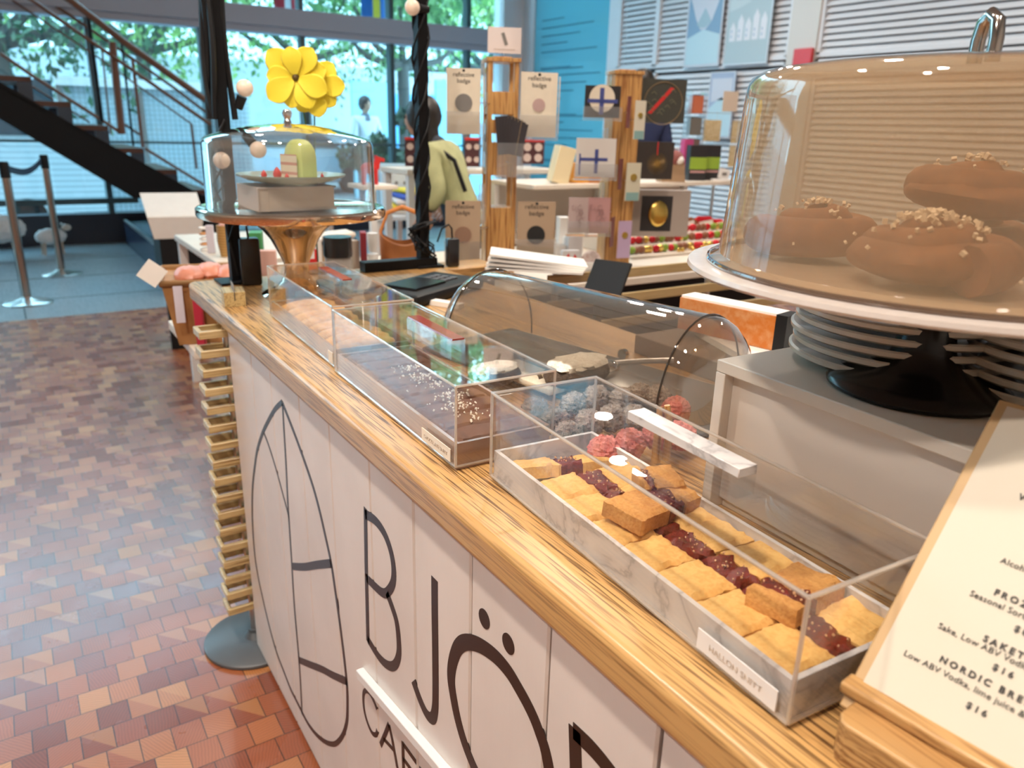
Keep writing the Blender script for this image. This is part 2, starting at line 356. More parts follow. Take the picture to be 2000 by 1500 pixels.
# pale corner post, glass panel, pale post, louvre panels along the right wall
mb = MB(); mb.box(XW - 0.32, XW + 0.14, 9.9, 10.15, 0, CEIL); mb.box(XW, XW + 0.14, 9.62, 9.9, 0, CEIL)
ypan0 = PX(1180, 200, XW).y; ylv0 = PX(1205, 100, XW).y
mb.box(XW, XW + 0.14, ylv0, ypan0, 0, CEIL); struct('trim_3', mb, M_whitew, smooth=False)
m_, nt_, b_ = new_mat('teal_glass_panel'); q_ = NB(nt_); b_.inputs['Base Color'].default_value = (0.16, 0.55, 0.70, 1); b_.inputs['Roughness'].default_value = 0.12
mb = MB(); mb.box(XW + 0.02, XW + 0.1, ypan0, 9.62, 0, CEIL); pan = struct('wall_panel', mb, m_, smooth=False)
mb = MB()
for k in range(26): 
    zz = 2.75 - 0.10 * k - (0.12 if k % 6 == 5 else 0); L = 0.5 + 0.9 * ((k * 37) % 10) / 10
    mb.box(XW + 0.017, XW + 0.02, 9.45 - L, 9.45, zz, zz + 0.018)
mb.build('printed_text', mat('teal_print', (0.05, 0.25, 0.36), 0.5), pan, smooth=False)
M_louv = mat('louvre_white', (0.70, 0.72, 0.76), 0.45)
def louvres(n, y0, y1, z0, z1):
    mb = MB(); k = 0; z = z0 + 0.03
    mb.box(XW + 0.0, XW + 0.05, y0, y0 + 0.035, z0, z1); mb.box(XW + 0.0, XW + 0.05, y1 - 0.035, y1, z0, z1)
    mb.box(XW + 0.0, XW + 0.05, y0, y1, z0 - 0.02, z0 + 0.02); mb.box(XW, XW + 0.05, y0, y1, z1 - 0.03, z1)
    while z < z1 - 0.03:
        Mx = Matrix.Translation((XW + 0.03, 0, z)) @ Matrix.Rotation(R(-56), 4, 'Y')
        mb.box(-0.027, 0.027, y0 + 0.03, y1 - 0.03, -0.004, 0.004, Mx); z += 0.057
    struct('wall_louvre_%d' % n, mb, M_louv, smooth=False)
ya = PX(1280, 80, XW).y; yb = PX(1545, 60, XW).y; yc = PX(1600, 60, XW).y
zr = PX(1300, 128, XW).z
for n, (a, b) in enumerate([(ya, ylv0), (yb, ya), (2.6, yc), (0.2, 2.56)]):
    louvres(2 * n + 1, a, b, zr, CEIL); louvres(2 * n + 2, a, b, 0.05, zr - 0.04)
mb = MB(); mb.box(XW - 0.02, XW + 0.14, yb, yc, 0, CEIL); struct('trim_4', mb, mat('warm_post', (0.62, 0.60, 0.57), 0.5), smooth=False)
mb = MB(); mb.box(XW - 0.02, XW + 0.14, -3, 0.2, 0, CEIL); struct('wall_right_end', mb, M_whitew, smooth=False)
# round ceiling lamps (the light comes from the lamp inside each)
Me = mat('lamp_glow', (1, 0.9, 0.8), 0.5, emit=(1.0, 0.86, 0.70), emis=34)
for i, (x, y) in enumerate(LAMPS):
    if i == 0:
        L0 = thing('ceiling_lamp', 'round white recessed ceiling downlight above the customer side of the counter', 'ceiling lamp', (x, y, LZ), group='ceiling downlights')
        a = MB(); a.lathe([(0.11, 0.0), (0.13, 0.0), (0.13, 0.05), (0.11, 0.05)], 32); a.build('rim', M_white, L0)
        a = MB(); a.lathe([(0.001, 0.01), (0.108, 0.01), (0.108, 0.02), (0.001, 0.02)], 32); a.build('lamp_disc', Me, L0); a = MB(); a.cyl((0, 0, .05), (0, 0, CEIL - LZ - .001), .006, n=8); a.build('hanging_rod', M_black, L0)
    else: dup(L0, (x, y, LZ), label='round white downlight hanging from the ceiling on a thin rod')
L0['label'] = 'round white downlight hanging from the ceiling on a thin rod'
# ================================================================== OUTSIDE
M_pave = mat('pale_paving', (0.42, 0.46, 0.48), 0.7, var=0.1, scale=2)
mb = MB(); mb.box(-25, 45, 10.2, 13.2, -0.2, -0.02); struct('pavement', mb, M_pave, smooth=False)
mb = MB(); mb.box(-25, 45, 13.2, 60, -0.3, -0.14); struct('road', mb, mat('asphalt', (0.22, 0.24, 0.26), 0.8, var=0.1, scale=2), smooth=False)
def leafy(n, c, rad, size, m, parent, name='foliage', sc=(1, 1, 0.8)):
    mb = MB(); rnd = random.Random(n)
    cl = [(Vector((rnd.gauss(0, .45) * rad * sc[0], rnd.gauss(0, .4) * rad * sc[1], rnd.gauss(0, .4) * rad * sc[2])), rnd.uniform(.25, .45) * rad) for _ in range(max(4, n // 90))]
    for i in range(n):
        cc, rr = cl[i % len(cl)]; v = Vector((rnd.gauss(0, 1), rnd.gauss(0, 1), rnd.gauss(0, 1))).normalized() * rr * rnd.uniform(.5, 1)
        p = Vector(c) + cc + v; M = Matrix.Translation(p) @ Euler((rnd.uniform(0, 6), rnd.uniform(0, 6), rnd.uniform(0, 6))).to_matrix().to_4x4(); s = size * rnd.uniform(.6, 1.3)
        mb._add([(-s, 0, 0), (0, -s * .5, 0), (s, 0, 0), (0, s * .5, 0)], [(0, 1, 2, 3)], M)
    return mb.build(name, m, parent, smooth=False)
F1 = foliage_mat('leaves_mid', (0.05, 0.16, 0.05), (0.16, 0.34, 0.10)); F2 = foliage_mat('leaves_dark', (0.02, 0.07, 0.035), (0.06, 0.15, 0.07)); F3 = foliage_mat('leaves_bright', (0.10, 0.26, 0.06), (0.30, 0.50, 0.14))
M_bark = mat('bark', (0.07, 0.07, 0.065), 0.9, bump=0.5, scale=30)
def tree(label, px, Y, trunk_r, zc, rad, n, fm, lean=0, fork=True, leaf=0.085):
    p = PY(px, 300, Y); t = thing('street_tree', label, 'tree', (p.x, Y, -0.14), group='street trees')
    mb = MB(); f = zc * 0.62
    mb.tube([(0, 0, 0), (0.02, 0, f * .5), (lean * .3, 0, f)], [trunk_r * 1.25, trunk_r, trunk_r * .9], 10)
    for k, (dx, dy, dz) in enumerate([(-.9, .1, 1), (.8, -.1, 1.1), (.15, .4, 1.4), (-1.3, -.3, .5), (1.4, .2, .6)]):
        b = Vector((lean * .3, 0, f - 0.05)); e = b + Vector((dx * rad * .45, dy * rad * .5, dz * rad * .45)); m = (b + e) / 2 + Vector((dx * .1, 0, -.1))
        mb.tube([b, m, e], [trunk_r * .7, trunk_r * .42, trunk_r * .18], 8)
    mb.build('trunk', M_bark, t); leafy(int(n * 1.9), (lean, 0, zc + rad * .25), rad, leaf, fm, t); return t
tree('tree with a forked trunk outside the window, right of the shop', 790, 13.0, 0.11, 4.0, 2.0, 3800, F1, 0)
tree('dark old tree with spreading low branches outside the staircase window', 30, 15.5, 0.16, 4.2, 3.2, 5200, F2)
tree('bright green bushy tree outside between stairs and black pole', 300, 19.0, 0.15, 4.6, 3.2, 5200, F3)
tree('mid green tree outside behind the yellow flowers', 600, 20.0, 0.15, 4.8, 3.4, 5200, F1)
tree('far tree outside behind the cards, left of the teal panel', 960, 17.0, 0.15, 4.4, 2.8, 4200, F3)
tree('dark tree standing furthest left across the street', -330, 23.0, 0.15, 4.6, 3.4, 4200, F2)
tree('tree across the street straight above the mesh fence', 190, 26.0, 0.18, 5.4, 4.2, 4200, F1)
tree('tree across the street far behind the forked trunk', 860, 27.0, 0.18, 5.2, 4.4, 4200, F1)
M_hoard = mat('pale_hoarding', (0.60, 0.70, 0.74), 0.6, var=0.03, scale=1)
def box_thing(name, label, cat, b, m, **k):
    mb = MB(); mb.box(*b); o = mb.build(name, m, **k); return tag(o, label, cat)
# long white hoarding with mesh, behind the stairs
A = PY(130, 300, 14).x; B = PY(430, 300, 14).x
t = thing('site_fence', 'long pale site fence of square wire mesh behind the staircase', 'fence', (A, 14.2, -0.14))
mb = MB(); mb.box(0, B - A + .6, 0.06, 0.12, 0, 1.95); mb.build('panel', M_hoard, t, smooth=False)
mb = MB()
for i in range(int((B - A + .6) / 0.075)): mb.box(i * .075, i * .075 + .008, 0.03, 0.036, 0.05, 2.0)
for i in range(26): mb.box(0, B - A + .6, 0.03, 0.036, 0.05 + i * .075, 0.058 + i * .075)
mb.build('wire_mesh', mat('wire_grey', (0.25, 0.31, 0.34), 0.5), t, smooth=False)
for i in range(3):
    mb = MB(); mb.box(i * (B - A) / 2, i * (B - A) / 2 + .06, -.02, .04, 0, 2.1); mb.build('post', M_steel, t, smooth=False)
mb = MB(); mb.box(0, B - A + .6, -.03, .14, 1.95, 2.08); mb.build('top_rail', M_white, t)
# ribbed white cladding low at the left
t = thing('ribbed_trailer', 'white trailer with horizontal ribs parked outside, low at the left', 'trailer', (-3.5, 12.4, -0.14))
L = PY(205, 380, 12.4).x + 3.5
mb = MB(); mb.box(0, L, 0, 1.2, 0.25, 1.25)
mb.build('body', stripes('white_ribs', (0.74, 0.80, 0.82), (0.50, 0.58, 0.62), 2, 0.075, 0.72), t, smooth=False)
for x in (L * .3, L * .8): mb = MB(); mb.cyl((x, -.02, .22), (x, .16, .22), .22, n=20); mb.build('wheel', M_blackp, t)
mb = MB(); mb.box(L - 2.6, L - .45, -.02, 1.1, 1.25, 1.95); mb.build('dark_hatch', mat('dark_glass_plain', (0.05, 0.08, 0.10), 0.25), t, smooth=False)
# wall across the road and a roof band
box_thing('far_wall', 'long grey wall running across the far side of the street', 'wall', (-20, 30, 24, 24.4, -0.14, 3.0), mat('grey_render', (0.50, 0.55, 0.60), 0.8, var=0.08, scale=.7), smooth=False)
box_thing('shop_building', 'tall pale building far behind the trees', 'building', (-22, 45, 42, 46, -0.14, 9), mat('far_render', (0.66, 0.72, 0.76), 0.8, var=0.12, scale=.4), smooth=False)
# blue hoarding panels behind the forked tree
for i, (a, b, c) in enumerate([(690, 770, (0.30, 0.62, 0.74)), (772, 850, (0.10, 0.42, 0.74)), (852, 1000, (0.25, 0.60, 0.76))]):
    x0, x1 = PY(a, 250, 16).x, PY(b, 250, 16).x; z1 = PY((a + b) / 2, 160 if i != 1 else 185, 16).z
    o = box_thing('hoarding_panel', ['pale blue site hoarding panel behind the man outside', 'deep blue site hoarding panel behind the forked tree', 'widest light blue hoarding panel behind the white cards'][i], 'panel', (x0, x1, 16, 16.08, -0.14, z1), mat('hoard%d' % i, c, 0.6), smooth=False)
# parked car
def car(label, px, Y, col, rz):
    p = PY(px, 250, Y); t = thing('parked_car', label, 'car', (p.x, Y, -0.14), rz)
    prof = [(-2.1, .25), (2.1, .25), (2.15, .6), (2.0, .85), (1.2, .95), (.55, 1.4), (-1.1, 1.42), (-1.8, .98), (-2.15, .9)]
    mb = MB(); Mx = Matrix.Rotation(R(90), 4, 'X'); mb.prism(prof, -.85, .85, Mx); mb.build('car_body', mat('car' + str(px), col, 0.2, coat=.5), t, bevel=.05)
    mb = MB()
    for s in (-1, 1): mb._add([(x, s * .86, z) for x, z in [(1.05, .97), (.52, 1.34), (-1.05, 1.36), (-1.6, 1.0)]], [(0, 1, 2, 3)])
    mb._add([(.62, -.75, 1.36), (.62, .75, 1.36), (1.2, .78, 1.0), (1.2, -.78, 1.0)], [(0, 1, 2, 3)]); mb.build('car_window', mat('car_glass', (0.03, 0.06, 0.08), 0.08), t, smooth=False)
    for x in (-1.35, 1.35):
        for s in (-1, 1):
            mb = MB(); mb.cyl((x, s * .7, .32), (x, s * .9, .32), .32, n=24); mb.build('wheel', M_blackp, t)
    return t
car('silver blue parked car outside, behind the glass dome with cake', 540, 17.6, (0.40, 0.52, 0.60), R(12))
car('white parked car outside, low behind the two queue posts', 90, 22.0, (0.70, 0.72, 0.74), R(-4))
tree_shrub = thing('shrub', 'round green shrub outside by the window, under the standing man', 'shrub', (PY(745, 250, 11.2).x, 11.2, -0.02))
leafy(1500, (0, 0, 0.95), 0.5, 0.07, F2, tree_shrub)
mb = MB(); mb.lathe([(0.16, 0), (0.22, 0.4), (0.2, 0.4), (0.15, 0.05)], 20); mb.build('planter', mat('grey_planter', (0.2, 0.22, 0.24), .7), tree_shrub)
# flags hanging outside above the beam
def flag(label, px0, px1, zt, zb_, Y, c, cross):
    a, b = PY(px0, 10, Y).x, PY(px1, 10, Y).x; t = thing('hanging_flag', label, 'flag', (a, Y, zb_)); W = b - a; H = zt - zb_
    def sheet(x0, x1, z0, z1, off, m, nm):
        mb = MB(); n = 14
        rings = []
        for z in (z0, z1):
            top = [(x0 + (x1 - x0) * i / n, off + .03 * math.sin(8 * (x0 + (x1 - x0) * i / n) / W), z) for i in range(n + 1)]
            rings.append(top + [(x, y + .006, zz) for x, y, zz in reversed(top)])
        mb.loft(rings); return mb.build(nm, m, t)
    sheet(0, W, 0, H, 0, mat('flag_' + label[:4], c, .7), 'flag_cloth')
    if cross:
        mc = mat('flag_cross' + label[:4], cross, .7); sheet(W * .38, W * .58, 0, H, -.008, mc, 'cross'); sheet(0, W, H * .36, H * .48, -.012, mc, 'cross')
flag('blue flag with a yellow cross hanging outside above the beam', 705, 765, 3.55, 2.68, 10.5, (0.02, 0.20, 0.62), (0.95, 0.78, 0.05))
flag('red flag with a white cross hanging outside above the beam', 535, 590, 3.55, 2.72, 10.6, (0.65, 0.03, 0.05), (0.85, 0.85, 0.85))
# ================================================================== THE COUNTER
FX = 0.400; Y1 = 1.855; YEND = 2.21
cnt = thing('counter_base', 'white painted plank counter front with black painted lettering', 'counter', (FX, 0, 0))
M_pw = paint_wood()
edges = [1.849, 1.648, 1.504, 1.322, 1.165, 0.994, 0.844, 0.687, 0.528, 0.366, 0.205, 0.04, -0.12, -0.3]
mb = MB()
for a, b in zip(edges[:-1], edges[1:]):
    g = 0.0022 if round(a, 3) in (0.844, 0.528, 0.366) else 0.0012
    ya_, yb_ = b + g, a - g; c = 0.0025
    mb.prism([(0.0, ya_ + c), (c, ya_), (0.018, ya_), (0.018, yb_), (c, yb_), (0.0, yb_ - c)], 0.018, TZ - 0.046)
mb.build('plank_front', M_pw, cnt, smooth=False)
mb = MB(); mb.box(0.018, 0.36, -0.3, 1.849, 0.03, TZ - 0.046); mb.build('carcass', mat('greyish_gap', (0.28, 0.25, 0.23), .7), cnt, smooth=False)
mb = MB(); mb.box(0.02, 0.34, -0.28, 1.70, 0.0, 0.03); mb.build('plinth', mat('dark_plinth', (0.05, 0.04, 0.035), .7), cnt, smooth=False)
M_inkp = mat('dark_brown_paint', (0.022, 0.012, 0.010), 0.35)
def crop5(p): return (350 + p[0] / 2, 750 + p[1] / 2)
def crop6(p): return (650 + p[0] / 2.728, 950 + p[1] / 2.728)
def stroke(name, pts, w, conv, closed=False, wv=None):
    P = [PX(*conv(p), FX) for p in pts]; P = [Vector((p.y, p.z)) for p in P]
    # smooth resample (Catmull-Rom)
    Q = []; n = len(P); sharp = len(P) <= 3
    for i in range(n if closed else n - 1):
        p0, p1, p2, p3 = P[(i - 1) % n] if (closed or i > 0) else P[i], P[i], P[(i + 1) % n], P[(i + 2) % n] if (closed or i < n - 2) else P[(i + 1) % n]
        for k in range(1 if sharp else 5):
            t = k / 5; Q.append(0.5 * ((2 * p1) + (p2 - p0) * t + (2 * p0 - 5 * p1 + 4 * p2 - p3) * t * t + (3 * p1 - p0 - 3 * p2 + p3) * t ** 3))
    if not closed: Q.append(P[-1])
    mb = MB(); N = len(Q); L = []; Rr = []
    for i, p in enumerate(Q):
        a = Q[(i - 1) % N] if (closed or i > 0) else p; b = Q[(i + 1) % N] if (closed or i < N - 1) else p
        t = (b - a).normalized(); nn = Vector((-t.y, t.x)); ww = w / 2 if wv is None else wv(i / max(1, N - 1)) / 2
        L.append(p + nn * ww); Rr.append(p - nn * ww)
    rng = range(N if closed else N - 1)
    for i in rng:
        j = (i + 1) % N
        mb._add([(-0.0006, L[i].x, L[i].y), (-0.0006, L[j].x, L[j].y), (-0.0006, Rr[j].x, Rr[j].y), (-0.0006, Rr[i].x, Rr[i].y),
                 (0.001, L[i].x, L[i].y), (0.001, L[j].x, L[j].y), (0.001, Rr[j].x, Rr[j].y), (0.001, Rr[i].x, Rr[i].y)],
                [(0, 1, 2, 3), (4, 7, 6, 5), (0, 4, 5, 1), (3, 2, 6, 7), (1, 5, 6, 2), (0, 3, 7, 4)])
    return mb.build(name, M_inkp, cnt, smooth=False)
stroke('painted_emblem', [(403, 70), (375, 98), (348, 145), (325, 195), (305, 260), (296, 320), (290, 370), (286, 430), (286, 520), (290, 600), (297, 680), (310, 760), (325, 830), (341, 900), (361, 980), (385, 1060), (410, 1125), (435, 1190), (470, 1260), (500, 1320), (530, 1362), (560, 1390), (590, 1405), (615, 1402), (640, 1370), (655, 1320), (658, 1260), (656, 1180), (646, 1080), (630, 950), (612, 820), (594, 700), (575, 610), (550, 500), (526, 410), (500, 330), (475, 260), (455, 205), (430, 140), (403, 72)], 0.011, crop5)
stroke('painted_emblem_line', [(404, 75), (411, 200), (418, 320), (424, 450), (431, 560), (440, 700), (449, 850), (458, 960), (467, 1060), (475, 1180), (480, 1290)], 0.009, crop5)
stroke('painted_emblem_line', [(330, 188), (350, 240), (378, 330), (408, 440), (430, 522)], 0.008, crop5)
stroke('painted_emblem_bar', [(443, 712), (490, 714), (540, 706), (595, 700)], 0.016, crop5)
stroke('painted_emblem_bar', [(467, 1077), (510, 1095), (560, 1115), (600, 1137), (656, 1162)], 0.016, crop5)
stroke('letter_B', [(728, 485), (731, 700), (738, 1008)], 0.013, crop5)
stroke('letter_B', [(727, 508), (765, 532), (800, 580), (825, 645), (838, 715), (836, 775), (815, 812), (795, 815), (765, 790), (732, 757)], 0.016, crop5)
stroke('letter_B', [(812, 815), (832, 870), (850, 930), (858, 1000), (858, 1060), (842, 1098), (815, 1098), (780, 1065), (737, 996)], 0.016, crop5)
stroke('letter_J', [(998, 760), (999, 900), (1001, 1050), (1002, 1200), (1000, 1270), (990, 1305), (968, 1290), (942, 1235), (915, 1160)], 0.018, crop5)
for c in [(808, 705), (936, 838)]:
    p = PX(*crop6(c), FX); mb = MB(); Mx = Matrix.Translation((0, p.y, p.z)) @ Matrix.Rotation(R(-90), 4, 'Y'); mb.lathe([(0.0125, -0.001), (0.0125, 0.0006)], 24, Mx); mb.build('letter_O_dot', M_inkp, cnt, smooth=False)
stroke('letter_O', [(705, 830), (670, 855), (648, 905), (634, 970), (632, 1040), (645, 1130), (662, 1220), (688, 1320), (722, 1420), (765, 1520), (830, 1640), (930, 1760), (1040, 1830), (1120, 1820), (1160, 1720), (1165, 1600), (1150, 1490), (1130, 1395), (1105, 1320), (1075, 1240), (1035, 1155), (988, 1070), (940, 990), (880, 918), (820, 868), (760, 836)], 0.021, crop6, closed=True)
stroke('letter_R', [(1290, 1290), (1296, 1500), (1302, 1750)], 0.020, crop6)
stroke('letter_R', [(1282, 1300), (1330, 1345), (1390, 1405), (1460, 1490), (1520, 1580), (1540, 1680), (1500, 1720), (1420, 1680), (1300, 1560)], 0.020, crop6)
stroke('letter_C', [(236, 1188), (222, 1150), (200, 1105), (180, 1088), (166, 1100), (164, 1150), (172, 1210), (190, 1270), (212, 1315), (232, 1322), (238, 1300)], 0.009, crop6)
stroke('letter_A', [(300, 1268), (280, 1320), (255, 1378)], 0.010, crop6)
stroke('letter_A', [(300, 1268), (318, 1350), (345, 1500)], 0.010, crop6)
stroke('letter_A', [(272, 1345), (295, 1370), (322, 1400)], 0.008, crop6)
stroke('letter_F', [(374, 1365), (376, 1450), (380, 1560)], 0.010, crop6)
stroke('letter_F', [(374, 1370), (410, 1420), (445, 1470)], 0.009, crop6)
stroke('letter_F', [(376, 1450), (405, 1490), (432, 1530)], 0.009, crop6)
stroke('letter_E', [(470, 1500), (472, 1580), (474, 1680)], 0.010, crop6)
stroke('letter_E', [(470, 1510), (510, 1560), (545, 1610)], 0.009, crop6)
# white batten fixed across the planks
a = PX(698, 1316, FX - .012); b = PX(905, 1560, FX - .012)
mb = MB(); d = Vector((0, b.y - a.y, b.z - a.z)); L = d.length; Mx = Matrix.Translation((0, a.y, a.z)) @ Matrix.Rotation(math.atan2(d.z, d.y), 4, 'X')
mb.box(-0.014, 0.0, 0, L, -0.009, 0.009, Mx); mb.build('batten', M_white, cnt, bevel=.002)
# worktop
wt = MB()
wt.prism([(0.384, -0.35), (1.12, -0.35), (1.12, YEND), (0.402, YEND), (0.386, YEND - .014), (0.384, YEND - 0.03)], TZ - 0.045, TZ)
o = wt.build('oak_worktop', M_oak, bevel=0.009, seg=4); tag(o, 'long oak worktop with rounded front edge on the white plank counter', 'worktop')
# rear arm of the counter across the back
mb = MB(); mb.box(0, 0.17, 0, 0.10, 0, TZ - 0.0455); o = mb.build('rear_counter_arm', M_birchx, smooth=False, loc=(1.13, 2.10, 0)); tag(o, 'low wooden wall carrying the rear oak rail behind the till', 'counter wall')
mb = MB(); mb.box(0.78, 2.05, 1.98, 2.21, TZ - 0.04, TZ - 0.0005) if False else mb.box(1.1205, 1.31, 2.08, 2.21, TZ - 0.045, TZ); o = mb.build('rear_oak_rail', M_oakx, bevel=.004); tag(o, 'short oak rail across the back of the till area, carrying the black pole', 'rail')
# ================================================================== SLATTED SCREENS
def slat_screen(label, x0, x1, y, z_list, posts, disc=True, m=M_birchx, cat='screen', double=True, h=0.019):
    t = thing('slatted_screen', label, cat, (x0, y, 0)); L = x1 - x0
    for z in z_list:
        mb = MB(); mb.box(0, L, -0.012, 0.0, z, z + h)
        if double: mb.box(0, L, 0.044, 0.056, z, z + h); mb.box(0, 0.010, 0, 0.044, z, z + h)
        mb.build('slat', m, t, bevel=.0015, seg=1)
    for px_ in posts:
        mb = MB(); mb.cyl((px_, .022, 0.012), (px_, .022, max(z_list) + h), .011, n=12); mb.build('post', M_steel, t)
        if disc:
            mb = MB(); mb.lathe([(0.13, 0), (0.135, 0.003), (0.135, 0.010), (0.130, 0.014), (0.03, 0.016), (0.018, 0.03), (0.018, .04)], 48, cx=px_, cy=.022); mb.build('round_base', mat('grey_powder_coat', (0.10, 0.11, 0.12), .4), t)
    return t
zs = [PY(388 + c / 1.63 * .095, 580 + c / 1.63, 1.87).z - 0.018 for c in (65, 130, 195, 258, 320, 382, 442, 503, 562, 620, 676, 732, 785, 838, 890, 942, 993)]
zs[0] = min(zs[0], .882)
zs = [zs[-1] + (zs[0] - zs[-1]) * i / 16 for i in range(17)]
pb = PZ(463, 1240, 0.0)
slat_screen('tall screen of pale wooden slats on a grey round base at the counter end', PY(392, 700, 1.87).x, PY(392, 700, 1.87).x + 0.3, 1.872, zs, [0.070], True)
zz_ = [0.906 - .085 * i for i in range(9)]
slat_screen('pale slatted wooden screen standing behind the bread dome and plates', 1.40, 3.0, 1.95, zz_, [0.05, .75, 1.42], False, double=False, h=.032)
# ================================================================== ACRYLIC DISPLAY BOXES
def acrylic_lid(t, W, L, H, th=0.003):
    mb = MB(); g = 0.0002
    mb.box(0, W, 0, L, H - th, H); mb.box(0, W, 0, th, 0.004, H - th - g); mb.box(0, W, L - th, L, 0.004, H - th - g)
    mb.box(0, th, th + g, L - th - g, 0.004, H - th - g); mb.box(W - th, W, th + g, L - th - g, 0.004, H - th - g)
    o = mb.build('lid', M_acryl, t, smooth=False)
    mb = MB(); e = 0.0017
    c = [(e, e), (W - e, e), (W - e, L - e), (e, L - e)]
    for i in range(4):
        (xa, ya_), (xb, yb_) = c[i], c[(i + 1) % 4]
        mb.tube([(xa, ya_, H - e), (xb, yb_, H - e)], e * 1.12, 6); mb.tube([(xa, ya_, 0.006), (xb, yb_, 0.006)], e * 1.1, 6); mb.tube([(xa, ya_, 0.006), (xa, ya_, H - e)], e * 1.12, 6)
    mb.build('painted_edge_glint', M_edge_glint, o); return o  # added tubes along the lid edges, painting their bright highlights
def display_box(name, label, loc, rz, W, L, H, trayh, mt, handle, mh, text, tm):
    t = thing(name, label, 'display box', loc, rz)
    lid = acrylic_lid(t, W, L, H)
    mb = MB(); g = 0.0045; th = 0.005
    mb.box(g, W - g, g, L - g, 0, 0.010); mb.box(g, W - g, g, g + th, .010, trayh); mb.box(g, W - g, L - g - th, L - g, .010, trayh)
    mb.box(g, g + th, g + th, L - g - th, .010, trayh); mb.box(W - g - th, W - g, g + th, L - g - th, .010, trayh)
    mb.build('tray', mt, t, smooth=False)
    hx, hy0, hy1 = W * .47, L * .28, L * .61
    mb = MB(); mb.box(hx - .011, hx + .011, hy0, hy1, H + .0005, H + (.020 if handle == 'marble' else .018)); mb.build('handle_block', M_acryl, lid, smooth=False)
    mb = MB()
    if handle == 'marble': mb.box(hx - .011, hx + .011, hy0, hy1, H + .020, H + .029)
    else: mb.box(hx - .0095, hx + .0095, hy0, hy1, H + .018, H + .0205)
    mb.build('handle', mh, lid, bevel=.0006 if handle == 'marble' else 0, seg=1)
    return t
M_marb = marble_mat()
M_cop = mat('rose_brown_acrylic', (0.40, 0.24, 0.17), 0.22, spec=0.6, var=0.10, scale=7, coat=.4)
M_redh = mat('red_brown_acrylic', (0.30, 0.05, 0.035), 0.15, coat=.5)
bx1 = display_box('pastry_display_box', 'nearest clear acrylic box on the worktop, with white marble tray and marble handle', (0.428, 0.269, TZ), R(-3.8), 0.156, 0.480, 0.116, 0.040, M_marb, 'marble', M_marb, 'HALLON SNITT', None)
bx2 = display_box('pastry_display_box', 'middle clear acrylic box with copper tray of chocolate squares', (0.433, 0.787, TZ), R(-1.5), 0.152, 0.462, 0.116, 0.036, M_cop, 'bar', M_redh, 'CHOCOLATE SNITT', None)
bx3 = display_box('pastry_display_box', 'farthest clear acrylic box on the worktop, with copper tray of long cookies', (0.452, 1.268, TZ), R(-2.0), 0.156, 0.450, 0.116, 0.036, M_cop, 'bar', M_redh, '', None)
M_lab = mat('label_paper', (0.80, 0.72, 0.62), .6); M_pale = mat('pale_print', (0.55, 0.47, 0.40), .7)
def box_label(t, y0, y1, z0, z1, text, m=None):
    mb = MB(); mb.box(-0.0012, -0.0002, y0, y1, z0, z1); l = mb.build('name_label', m or M_lab, t, smooth=False)
    if text: text_mesh('label_text', text, (z1 - z0) * .42, M_pale, l, vert_frame((-0.0016, (y0 + y1) / 2, z0 + (z1 - z0) * .36), (0, -1, 0), (0, 0, 1), (-1, 0, 0)), spacing=1.05)
box_label(bx1, 0.012, 0.098, 0.009, 0.028, 'HALLON SNITT', mat('label_white', (0.80, 0.76, 0.74), .5))
box_label(bx2, 0.012, 0.098, 0.009, 0.027, 'CHOCOLATE SNITT')
box_label(bx3, 0.006, 0.030, 0.009, 0.030, '')
# ---- raspberry slices
M_bisc = crumb_mat('shortbread', (0.80, 0.50, 0.17), (0.66, 0.34, 0.085), 240, .75, .5)
M_bisc2 = crumb_mat('baked_shortbread', (0.66, 0.34, 0.10), (0.45, 0.18, 0.04), 300, .8, .8)
M_jam = crumb_mat('raspberry_jam', (0.20, 0.018, 0.010), (0.05, 0.004, 0.003), 500, .14, .8)
M_sugar = mat('pearl_sugar', (0.88, 0.82, 0.72), .5)
def slab(x0, x1, y0, y1, z0, h, m, name, parent, seed, nx=14, ny=10, amp=.0022, dome=0.2, wob=.0018):
    """low baked slab with wobbly outline and a softly rounded, uneven top"""
    mb = MB(); vs = {}
    def P(u, v, top):
        x = x0 + (x1 - x0) * u; y = y0 + (y1 - y0) * v
        n1 = noise.noise(Vector((x * 60, y * 60, seed))); n2 = noise.noise(Vector((x * 140, y * 140, seed + 9)))
        e = min(u, 1 - u) * (x1 - x0); e2 = min(v, 1 - v) * (y1 - y0); ed = min(1, min(e, e2) / .0035)
        x += n2 * wob * 1.6 + n1 * wob; y += noise.noise(Vector((y * 130, x * 130, seed + 4))) * wob * 1.8
        z = z0 if not top else z0 + h * (.82 + .18 * math.sqrt(ed)) + (n1 * amp + n2 * amp * .5) * (ed * .7 + .3)
        return (x, y, z)
    for top in (0, 1):
        for i in range(nx + 1):
            for j in range(ny + 1): vs[top, i, j] = mb.b.verts.new(P(i / nx, j / ny, top))
    for i in range(nx):
        for j in range(ny):
            mb.b.faces.new((vs[1, i, j], vs[1, i + 1, j], vs[1, i + 1, j + 1], vs[1, i, j + 1])); mb.b.faces.new((vs[0, i, j], vs[0, i, j + 1], vs[0, i + 1, j + 1], vs[0, i + 1, j]))
    for i in range(nx):
        mb.b.faces.new((vs[0, i, 0], vs[0, i + 1, 0], vs[1, i + 1, 0], vs[1, i, 0])); mb.b.faces.new((vs[0, i + 1, ny], vs[0, i, ny], vs[1, i, ny], vs[1, i + 1, ny]))
    for j in range(ny):
        mb.b.faces.new((vs[0, 0, j + 1], vs[0, 0, j], vs[1, 0, j], vs[1, 0, j + 1])); mb.b.faces.new((vs[0, nx, j], vs[0, nx, j + 1], vs[1, nx, j + 1], vs[1, nx, j]))
    return mb.build(name, m, parent)
